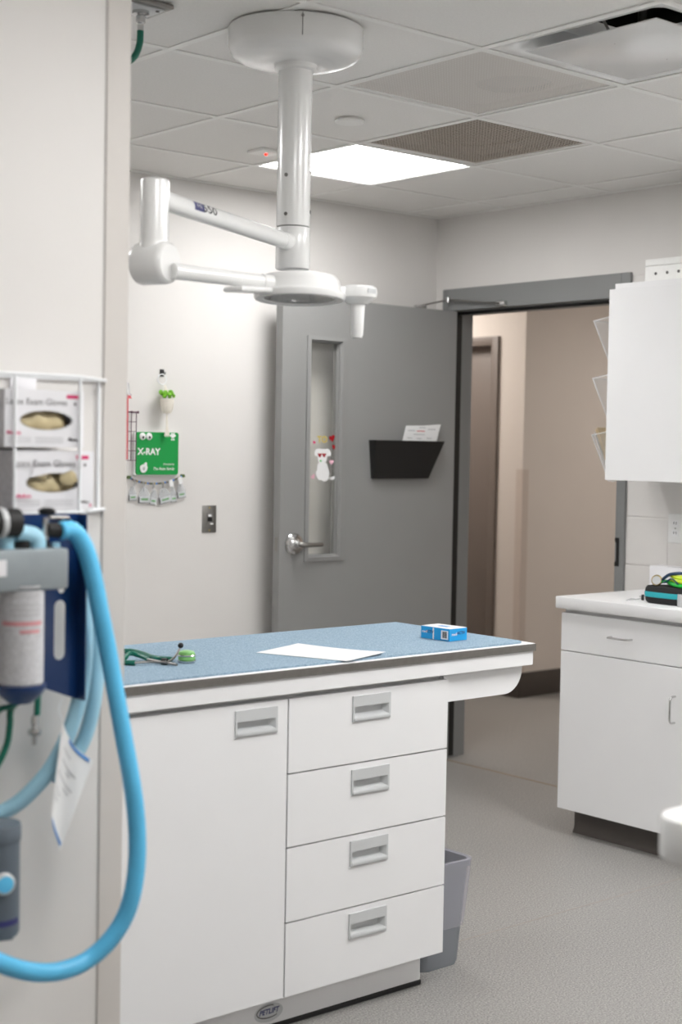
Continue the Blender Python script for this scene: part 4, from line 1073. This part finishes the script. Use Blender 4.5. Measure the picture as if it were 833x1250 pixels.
# bead string with dosimeter badges
BQ = lambda x, y, d=.012: onY(150+x*85/833, 575+y*45/441, YW-d)
bp_ = [BQ(75,75), BQ(130,105), BQ(215,132), BQ(315,148), BQ(410,150), BQ(505,138), BQ(600,110), BQ(720,58)]
t = thing('bead_string', 'curved string of coloured beads on the wall under the sign', 'bead string', (bp_[3].x, YW, bp_[3].z))
cv = catmull(bp_, 8)
MB().tube(cv, .0016, 6).build('wire', BRASS, t)
bs = resample(cv, .0085)
for k, q in enumerate(bs[1:-1]):
    tg = (bs[min(k+2, len(bs)-1)]-bs[k]).normalized()
    MB().lathe([(.001,-.0038),(.0042,-.003),(.0046,0),(.0042,.003),(.001,.0038)], q, tg, 10).build('bead', [BEADB, BEADM, BEADG, BEADM, BRASS][k % 5], t)
for e_ in (bp_[0], bp_[-1]): MB().cyl(V3((e_.x, YW, e_.z)), V3((e_.x, YW-.018, e_.z)), .007, seg=12).build('wall_pin', BEADG, t)
bd = [((135,110),(125,315),88,55,-.05,'leftmost'), ((245,140),(265,340),132,60,.0,'second from the left'), ((360,150),(370,360),80,60,.15,'third from the left'), ((470,150),(515,340),140,60,-.22,'fourth from the left'), ((570,130),(615,330),70,60,-.1,'fifth from the left'), ((680,95),(710,280),100,60,-.12,'rightmost')]
for k, (a_, b_, w_, h_, rt, nm) in enumerate(bd):
    hp_ = BQ(*a_, d=.014); bp2 = BQ(*b_, d=.010+.004*(k % 2))
    t = thing('dosimeter_badge', 'clear badge pouch with white label, %s on the bead string' % nm, 'badge', (hp_.x, YW, hp_.z), group='badges on the bead string')
    big = k in (4, 5)
    MB().obox(hp_+V3((0,-.005,-.006)), (1,0,.3), (0,1,0), (-.3,0,1), .010 if big else .004, .002, .014 if big else .011, .001, 1).build('clip', PAPER if big else CHROME, t)
    MB().tube(catmull([hp_+V3((0,0,-.014)), hp_.lerp(bp2, .4)+V3((0,-.002,0)), hp_.lerp(bp2, .55)], 4), .0022, 6).build('strap', POUCH, t)
    s_ = 85/833/F_PX*6.3; W2, H2 = w_*s_/2*1.25, h_*s_/2*1.25
    U2 = V3((math.cos(rt), 0, -math.sin(rt))); V2 = V3((math.sin(rt), 0, math.cos(rt)))
    pz = bp2
    MB().prism([(-W2, -H2*1.2), (W2, -H2*1.2), (W2, H2*1.3), (W2*.35, H2*3.6), (-W2*.35, H2*3.6), (-W2, H2*1.3)], (pz.x, YW-.004-.004*(k % 2), pz.z), U2, V2, NB, .0016).build('pouch', POUCH, t, smooth=False)
    MB().prism(rect(-W2*.9, W2*.95, -H2*.9, H2*.9), (pz.x, YW-.0058-.004*(k % 2), pz.z), U2, V2, NB, .0012).build('label_card', POUCHL, t, smooth=False)
    MB().prism(rect(-W2, -W2*.86, -H2*.95, H2*.95), (pz.x, YW-.0072-.004*(k % 2), pz.z), U2, V2, NB, .0012).build('dark_edge', INKB, t, smooth=False)
    MB().prism(rect(-W2*.55, W2*.6, -H2*.25, H2*.3), (pz.x, YW-.0072-.004*(k % 2), pz.z), U2, V2, NB, .0003).build('print_bar', GRNSTEEL, t, smooth=False)

# ------------------------------------------------------------------ glove boxes in a wire rack on the partition wall
LW = lambda x, y, d=0: onY(x, y, YL-d)
def glove_box(xl, xr, yt, yb, dfront, label, torn):
    a_, b_ = LW(xl, yt, dfront), LW(xr, yb, dfront)
    x0, x1, z1, z0 = a_.x, b_.x, a_.z, b_.z; yf = YL-dfront; yb_ = YL-.018
    t = thing('glove_box', label, 'glove box', ((x0+x1)/2, (yf+yb_)/2, z0), group='glove boxes in the wire rack')
    cx_, cz_ = x0+(x1-x0)*(.52 if not torn else .49), z0+(z1-z0)*.47
    ea, eb = (x1-x0)*.325, (z1-z0)*.165
    n = 40; out = []; inn = []
    for k in range(n):
        an = 2*PI*(k+.5)/n; c_, s_ = math.cos(an), math.sin(an)
        q_ = min(((x1-cx_) if c_ > 0 else (cx_-x0))/max(abs(c_), 1e-6), ((z1-cz_) if s_ > 0 else (cz_-z0))/max(abs(s_), 1e-6))
        out.append((cx_+c_*q_, cz_+s_*q_)); inn.append((cx_+ea*c_, cz_+eb*s_))
    # snap the nearest rays to the corners
    for X in (x0, x1):
        for Zz in (z0, z1):
            k = min(range(n), key=lambda i: (out[i][0]-X)**2+(out[i][1]-Zz)**2); out[k] = (X, Zz)
    m = MB(); m.ringpanel(out, inn, (0, yf, 0), X_, Z_, Y_, .0015)
    m.mi = 1; m.poly([(x0,yf,z0),(x0,yb_,z0),(x0,yb_,z1),(x0,yf,z1)]); m.mi = 0
    m.poly([(x1,yf,z0),(x1,yf,z1),(x1,yb_,z1),(x1,yb_,z0)]); m.poly([(x0,yf,z1),(x0,yb_,z1),(x1,yb_,z1),(x1,yf,z1)]); m.poly([(x0,yf,z0),(x1,yf,z0),(x1,yb_,z0),(x0,yb_,z0)]); m.poly([(x0,yb_,z0),(x1,yb_,z0),(x1,yb_,z1),(x0,yb_,z1)])
    m.build('carton', [CARD, CARDG], t, smooth=False, normals=False)
    m = MB(); random.seed(int(x0*1000))
    m.sphere((cx_, yf+.026, cz_-.004), .02, ea*1.1/.02, .9, eb*1.5/.02, 24)
    for v in m.bm.verts: v.co += V3((0, .004*math.sin(v.co.x*160+v.co.z*90), .002*math.sin(v.co.x*230)))
    m.build('gloves', GLOVE, t, ang=80)
    MB().ringpanel([(cx_+(x-cx_)*1.035, cz_+(z-cz_)*1.06) for x, z in inn], inn, (0, yf-.0003, 0), X_, Z_, Y_, .0004).build('opening_edge', PAPERG, t, smooth=False)
    P2 = lambda u, v: V3((x0+(x1-x0)*u, yf-.0004, z1-(z1-z0)*v)); H_ = z1-z0
    if torn:
        MB().sphere((cx_+ea*.62, yf+.004, cz_+eb*.55), .012, 1.8, .5, 1.5, 16).build('glove_cuff', GLOVE, t, ang=80)
        MB().sphere((cx_-ea*.45, yf+.003, cz_+eb*.75), .009, 1.8, .5, .9, 14).build('glove_cuff', GLOVE, t, ang=80)
        MB().prism([(-ea*.92, eb*.5), (-ea*.5, eb*.72), (-ea*.2, eb*.95), (ea*.35, eb*.95), (ea*.9, eb*1.5), (ea*.85, eb*2.6), (-ea*.6, eb*2.5), (-ea*.75, eb*1.6)], (cx_, yf-.004, cz_), X_, Z_, Y_, .0006).build('torn_flap', CARD, t, smooth=False)
    def tx(s, u, v, size, m_, sh_=0, bd_=0): MB().text(s, P2(u, v), X_, Z_, NB, size, .0003 if not torn else .0052, shear=sh_, bold=bd_).build('lettering', m_, t, smooth=False)
    tx('Latex Exam Gloves', .40 if not torn else .36, .215, H_*.155, INK)
    tx('Medium', .115, .755, H_*.085, PINK, bd_=.0003)
    MB().prism(rect(0, (x1-x0)*.155, 0, H_*.062), P2(.775, .135), X_, Z_, NB, .0003).build('red_logo', PINK, t, smooth=False)
    MB().prism(rect(0, (x1-x0)*.03, 0, H_*.05), P2(.87, .255), X_, Z_, NB, .0003).build('size_mark', INK, t, smooth=False)
    sg = catmull([P2(.80,.88), P2(.82,.83), P2(.835,.88), P2(.85,.85), P2(.87,.88), P2(.89,.85), P2(.91,.88), P2(.94,.86)], 4)
    MB().tube(sg, .0012, 6).build('signature_mark', INKB, t)
    MB().prism([(0,0),(.006,.002),(.003,.007)], P2(.94, .95), X_, Z_, NB, .0003).build('pink_mark', PINK, t, smooth=False)
    for k in range(3):
        for u, L in ((.05,.28),(.38,.36)):
            MB().prism(rect(0, (x1-x0)*L, 0, .0012), P2(u, .84+.04*k), X_, Z_, NB, .0002).build('print_line', PAPERG, t, smooth=False)
    return x0, x1, z0, z1
gA = glove_box(5.5, 102, 474, 546.5, .098, 'upper white carton of latex gloves in the wire rack', False)
gB = glove_box(16, 114, 550, 622, .092, 'lower white carton of latex gloves with a torn opening', True)
rk0 = LW(60, 628, .05)
t = thing('wire_rack', 'white wire rack holding two glove cartons on the partition wall', 'wire rack', rk0)
m = MB(); dF, dB = .108, .006
zt_, zb_ = LW(95, 460, dF).z, gB[2]-.004
fx = [LW(18, 540, dF).x, LW(97.5, 540, dF).x]; fx.insert(0, fx[0]-.145)
bxR = LW(120, 540, dB).x; bxE = LW(128, 540, dB).x
for x in fx: MB().tube([V3((x, YL-dF, zb_)), V3((x, YL-dF, zt_))], .0036, 8).build('front_wire', WIRE, t)
for z in (zt_, zb_):
    MB().tube([V3((fx[0], YL-dF, z)), V3((fx[-1], YL-dF, z))], .0036, 8).build('front_rail', WIRE, t)
    MB().tube([V3((fx[-1], YL-dF, z)), V3((bxE, YL-dB, z))], .0036, 8).build('side_rail', WIRE, t)
    MB().tube([V3((fx[0], YL-dF, z)), V3((fx[0], YL-dB, z)), V3((bxE, YL-dB, z))], .0036, 8).build('back_rail', WIRE, t)
MB().tube([V3((bxR, YL-dB, zb_)), V3((bxR, YL-dB, zt_))], .0036, 8).build('back_wire', WIRE, t)
for k in range(5):
    x = fx[0]+(fx[-1]-fx[0])*(k+.5)/5
    MB().tube([V3((x, YL-dF, zb_)), V3((x, YL-dB, zb_))], .0028, 8).build('floor_wire', WIRE, t)
c1 = LW(30, 470, .012)
MB().box(c1.x-.028, c1.x+.028, YL-.008, YL-.002, c1.z-.02, c1.z+.022, .002).build('mounting_card', CARD, t)

# ------------------------------------------------------------------ wall-mounted anesthesia machine
AY = YL-.13                               # plane of the blue back plate
AP = lambda x, y, Y=AY: onY(x, y, Y)
pl = AP(60, 850)
t = thing('anesthesia_machine', 'wall-mounted anesthesia machine with blue breathing hoses on the partition', 'machine', (pl.x, YL, pl.z))
# back plate with two slots
pA, pB = AP(22, 628), AP(93, 853)
x0, x1, z1, z0 = pA.x-.10, pB.x, pA.z, pB.z
s1a, s1b = AP(66.5, 733), AP(80, 805); s2a, s2b = AP(71, 709), AP(80, 724)
def slot_pts(xa, xb, za, zb, n):
    r_ = (xb-xa)/2; cx_ = (xa+xb)/2; out = []
    for k in range(n//2): an = PI*k/(n//2-1); out.append((cx_+r_*math.cos(an), zb-r_+r_*math.sin(an)))
    for k in range(n//2): an = PI+PI*k/(n//2-1); out.append((cx_+r_*math.cos(an), za+r_+r_*math.sin(an)))
    return out
def around(xa, xb, za, zb, inn):
    cx_, cz_ = (xa+xb)/2, (za+zb)/2; n = len(inn); out = []
    for k, (x, z) in enumerate(inn):
        an = 2*PI*k/(n-1) if False else math.atan2((z-cz_)/((zb-za)/2), (x-cx_)/((xb-xa)/2)); c_, s_ = math.cos(an), math.sin(an)
        q_ = min(1/max(abs(c_), 1e-6), 1/max(abs(s_), 1e-6)); out.append((cx_+c_*q_*(xb-xa)/2, cz_+s_*q_*(zb-za)/2))
    for X in (xa, xb):
        for Zz in (za, zb):
            k = min(range(n), key=lambda i: (out[i][0]-X)**2+(out[i][1]-Zz)**2); out[k] = (X, Zz)
    return out
m = MB()
i1 = slot_pts(s1a.x, s1b.x, s1b.z, s1a.z, 24); zmid = (s1a.z+s2b.z)/2; zlo = s1b.z-.03; xq = s1a.x-.02
m.ringpanel(around(xq, x1, zlo, zmid, i1), i1, (0, AY, 0), X_, Z_, Y_, .004)
i2 = slot_pts(s2a.x, s2b.x, s2b.z, s2a.z, 16); zhi = s2a.z+.02
m.ringpanel(around(xq, x1, zmid, zhi, i2), i2, (0, AY, 0), X_, Z_, Y_, .004)
m.box(xq, x1, AY, AY+.004, zhi, z1); m.box(x0, xq, AY, AY+.004, zlo, z1)
zs_ = AP(38, 838).z
m.prism([(x0, zlo), (x0, zs_), (xq, zs_-.006), (x1, z0), (x1, zlo)], (0, AY, 0), X_, Z_, Y_, .004)
bpq = m.build('back_plate', NAVY, t, smooth=False)
MB().box(x1, x1+.003, AY-.03, AY+.006, z0, z1, .001, 1).build('side_flange', NAVY, t)
MB().box(x0, x0+.02, AY, YL-.001, zlo, z1).build('wall_bracket', NAVY, t, smooth=False)
# grey manifold shelf
gT, gB_ = AP(0, 672, AY-.09), AP(84.5, 719, AY-.09)
MB().box(gT.x-.16, gB_.x, AY-.09, AY-.002, gB_.z, gT.z, .006).build('manifold', BRKT, t)
la = AP(0, 684, AY-.0905)
MB().box(la.x-.05, AP(8, 690, AY-.0905).x, AY-.0915, AY-.090, AP(0, 704, AY-.09).z, la.z).build('manifold_label', CARD, t, smooth=False)
# absorber canister below the manifold
cL, cR = AP(0.5, 770, AY-.055), AP(54.5, 770, AY-.055)
cr_ = (cR.x-cL.x)/2*.93; cc_ = V3(((cL.x+cR.x)/2-.004, AY-.055, 0))
cz0, cz1 = AP(28, 839, AY-.09).z, gB_.z
can = MB().lathe([(0, cz0), (cr_-.003, cz0), (cr_, cz0+.004), (cr_, cz1-.002), (cr_-.004, cz1)], cc_, Z_, 40).build('absorber_canister', CANW, t)
def curved(name, px0, px1, py0, py1, m_, lift=.0006):
    m = MB(); n_ = 10; q0, q1 = AP(px0, py0, AY-.09), AP(px1, py1, AY-.09)
    aa = [math.asin(max(-.98, min(.98, (q0.x+(q1.x-q0.x)*k/n_-cc_.x)/cr_))) for k in range(n_+1)]
    top = [cc_+V3(((cr_+lift)*math.sin(a_), -(cr_+lift)*math.cos(a_), q0.z)) for a_ in aa]
    bot = [V3((v.x, v.y, q1.z)) for v in top]
    V1 = [m.bm.verts.new(v) for v in top]; V2_ = [m.bm.verts.new(v) for v in bot]
    for k in range(n_): m._f([V1[k], V2_[k], V2_[k+1], V1[k+1]])
    m.build(name, m_, can)
curved('red_print', 11, 50, 760, 762.6, INKR2); curved('red_print', 24, 47, 769.5, 772, INKR2)
for k, yy in enumerate((716, 722, 728, 738, 744, 750)): curved('grey_print', 16, 48, yy, yy+1.3, PAPERG)
bs0 = AP(20, 866, AY-.055)
MB().lathe([(0, cz0-.035), (cr_*.5, cz0-.034), (cr_*.95, cz0-.018), (cr_*1.12, cz0-.006), (cr_*1.12, cz0), (0, cz0)], cc_, Z_, 36).build('canister_base', NAVY, t)
# parts on top of the manifold
gz_ = gT.z
q = AP(9, 638, AY-.06); 
MB().cyl(V3((q.x-.09, q.y, q.z)), V3((AP(22, 638, AY-.06).x, q.y, q.z)), .0255, seg=32, rnd=.002).build('valve_body', BLACKP, t)
MB().cyl(V3((q.x-.02, q.y, q.z)), V3((q.x-.008, q.y, q.z)), .0275, seg=32, rnd=.002).build('valve_collar', PLASTICG, t)
MB().cyl(AP(8, 672, AY-.05), AP(8, 650, AY-.05), .014, seg=20).build('valve_neck', HOSEL, t)
EP = lambda x, y: AP(x, y, AY-.055)
MB().tube(resample(catmull([EP(20, 650), EP(30, 652), EP(40, 654), EP(45, 660), EP(46, 672)], 8), .002), lambda i, n: .0165 if i % 3 else .0155, 16).build('elbow', HOSEL, t)
MB().cyl(EP(27, 674), EP(27, 660), .014, seg=18).build('valve_seat', BLACKP, t)
MB().tube([EP(55, 672), EP(55.5, 632)], .0062, 14).build('fitting_stem', CHROME, t)
MB().lathe([(.010,0),(.010,.012),(.008,.014),(.008,.02)], EP(55, 672), Z_, 18).build('fitting_nut', BLACKP, t)
MB().lathe([(.007,-.006),(.014,-.004),(.016,.004),(.008,.008)], EP(57.5, 625), Z_, 18).build('fitting_cap', BLACKP, t)
MB().cyl(EP(48, 676), EP(48, 660), .008, seg=14).build('fitting_nut', BLACKP, t)
MB().tube([EP(57, 647), EP(76, 648)], .0135, 20).build('hose_connector', BLACKP, t)
MB().cyl(EP(77, 636), EP(77, 645), .006, seg=12).build('port', BLACKP, t)
MB().tube([EP(68, 674), EP(68, 662)], .008, 12).build('blue_port', HOSEL, t)
MB().tube([AP(60, 632, AY-.02), AP(100, 632, AY+.02)], .004, 8).build('support_rod', STEEL, t)
# corrugated hoses
def corr(pts, r_, m_, name, plane, amp=.07, pitch=.0055):
    c_ = resample(catmull([onY(x, y, plane+dy) for x, y, dy in pts], 14), pitch/2)
    MB().tube(c_, lambda i, n: r_*(1+(amp if i % 2 else -amp)), 16).build(name, m_, t, ang=70)
HP = AY-.06
corr([(74,648,0),(86,647,0),(96,655,0),(106,675,0),(114,705,0),(123,750,0),(133,800,0),(143,855,-.01),(152,905,-.02),(161,955,-.03),(166.5,1000,-.03),(167.5,1045,-.03),(163,1085,-.03),(152,1120,-.02),(132,1150,-.01),(105,1173,0),(75,1185,0),(45,1187,0),(15,1181,0),(-15,1168,-.01),(-60,1140,-.02),(-105,1100,0),(-122,1060,.02)], .0168, HOSE, 'breathing_hose', HP, .055, .0075)
corr([(86,664,.03),(94,685,.03),(100,715,.02),(103,750,.02),(104,790,.02),(101,830,.02),(94,865,.02),(82,900,.02),(64,935,.02),(42,962,.03),(18,983,.045),(-8,994,.06),(-45,995,.06),(-85,998,.03),(-112,1015,0),(-122,1040,-.02)], .0152, HOSEL, 'breathing_hose', AY-.01, .05, .007)
corr([(92,668,.04),(103,690,.05),(112,725,.05),(118,770,.05),(119,815,.05),(115,855,.05),(107,890,.05),(96,915,.05),(80,935,.045),(66,948,.03)], .0145, HOSEL, 'breathing_hose', AY-.01, .05, .007)
MB().tube([onY(-121, 1032, AY-.035), onY(-122.5, 1068, AY-.035)], .021, 18).build('hose_coupler', PLASTICG, t)
# green oxygen lines
MB().tube(catmull([AP(30, 850, AY-.02), AP(14, 865, AY-.02), AP(12, 885, AY-.02), AP(8, 910, AY-.02), AP(-6, 938, AY-.02), AP(-30, 960, AY-.02)], 8), .0062, 12).build('oxygen_hose', GREENH, t)
MB().tube(catmull([AP(-12, 880, AY-.03), AP(0, 866, AY-.03), AP(14, 862, AY-.03), AP(28, 852, AY-.03)], 8), .0055, 12).build('oxygen_hose', GREENH, t)
MB().tube([AP(47, 840, AY-.02), AP(45, 873, AY-.02)], .0058, 12).build('oxygen_hose', GREENH, t)
qf = AP(42, 892, AY-.02)
MB().lathe([(.0055,.028),(.0065,.022),(.0065,.012),(.005,.010),(.005,.004),(.012,.003),(.013,-.004),(.011,-.008),(.005,-.010),(.0045,-.026),(0,-.026)], qf, Z_, 20).build('hose_fitting', CHROME, t)
# hanging instruction tag (curled sheet)
TQ = lambda x, y, d: onY(40+x*100/625, 850+y*200/1250, AY+.012-d)
tl, tr, br, bl = TQ(205,130,.02), TQ(465,490,.0), TQ(205,1190,.02), TQ(140,960,.05)
p0 = tl
tg_ = thing('instruction_tag', 'curled white printed tag hanging beneath the machine', 'tag', p0)
N2 = 14; m = MB()
top_c = catmull([TQ(228,170,.03), TQ(255,265,.035), TQ(330,390,.03), TQ(462,490,.0)], 5)
bot_c = catmull([TQ(140,900,.05), TQ(150,1000,.05), TQ(172,1080,.04), TQ(208,1180,.02)], 5)
def sheet(m, f0, f1, g0, g1, lift):
    n_ = len(top_c)-1; rows = []
    for k in range(n_+1):
        if k/n_ < g0-1e-6 or k/n_ > g1+1e-6: continue
        rows.append([m.bm.verts.new(top_c[k].lerp(bot_c[k], f)+V3((0,-lift,0))) for f in [f0+(f1-f0)*j/N2 for j in range(N2+1)]])
    for a_, b_ in zip(rows, rows[1:]):
        for j in range(N2): m._f([a_[j], a_[j+1], b_[j+1], b_[j]])
sheet(m, 0, 1, 0, 1, 0); m.build('sheet', PAPER, tg_, ang=80, normals=False)
m = MB(); sheet(m, .01, .05, .45, .95, .0012); m.build('blue_band', BEADB, tg_, normals=False)
m = MB(); sheet(m, .94, .98, .15, .95, .0012); m.build('blue_band', BEADB, tg_, normals=False)
for f_, a_, b_ in ((.16,.3,.6),(.28,.3,.85),(.33,.5,.7),(.44,.2,.85),(.50,.5,.75),(.62,.2,.5),(.7,.2,.4)):
    m = MB(); sheet(m, f_, f_+.015, a_, b_, .0012); m.build('printed_line', PAPERG, tg_, normals=False)
MB().tube(catmull([AP(76, 853, AY-.004), AP(72, 866, AY-.008), TQ(228,180,.03)], 5), .0012, 6).build('tie_loop', WIRE, tg_)

# grey filter canister in the lower left corner
fc = onY(-6, 1005, AY-.02); fr = onY(21.5, 1070, AY-.02).x-fc.x
fz1, fz0 = fc.z, onY(-6, 1140, AY-.02).z
fo = V3((fc.x, AY-.02, 0))
t = thing('filter_canister', 'slate grey filter canister with blue print at the left edge', 'canister', (fo.x, fo.y, fz0))
MB().lathe([(0,fz0),(fr*.90,fz0),(fr*.97,fz0+.006),(fr*.97,fz1-.03),(fr*.97,fz1-.03),(0,fz1-.03)], fo, Z_, 40).build('body', CANG, t)
MB().lathe([(0,fz1-.030),(fr*1.0,fz1-.030),(fr*1.02,fz1-.026),(fr*1.02,fz1-.006),(fr*.98,fz1),(fr*.5,fz1+.002),(0,fz1+.002)], fo, Z_, 40).build('lid', CANG, t)
va = AP(3, 1078, AY-.06); vd = V3((va.x-fo.x, va.y-fo.y, 0)); vd = (V3((-.12,-1,0))).normalized()
pc_ = V3((fo.x, fo.y, va.z))+vd*fr*.95
MB().lathe([(.020,0),(.020,.006),(.016,.010),(0,.011)], pc_, vd, 24).build('round_badge', PLASTICG, t)
MB().lathe([(.0155,.010),(0,.0125)], pc_, vd, 24, cap=False).build('blue_badge', HOSE, t)
bz_ = AP(5, 1127, AY-.06).z
m = MB(); n_ = 12
A1_ = [fo+V3((fr*.978*math.sin(a_), -fr*.978*math.cos(a_), 0)) for a_ in [-.8+1.5*k/n_ for k in range(n_+1)]]
V1 = [m.bm.verts.new(V3((v.x, v.y, bz_+.005))) for v in A1_]; V2_ = [m.bm.verts.new(V3((v.x, v.y, bz_-.006))) for v in A1_]
for k in range(n_): m._f([V1[k], V2_[k], V2_[k+1], V1[k+1]])
m.build('blue_print', INKN, t)
MB().tube([V3((fo.x-fr, YL-.004, fz0-.003)), V3((fo.x-fr*.6, fo.y-fr*.7, fz0-.003)), V3((fo.x+fr*.4, fo.y-fr*.7, fz0-.003)), V3((fo.x+fr*.6, fo.y, fz0-.003)), V3((fo.x+fr*.6, YL-.004, fz0-.003))], .003, 8).build('wire_cradle', STEEL, t)
MB().box(fo.x-fr*1.1, fo.x+fr*.7, YL-.007, YL-.001, fz0-.006, fz0+.03, .001, 1).build('wall_bracket', STEEL, t)
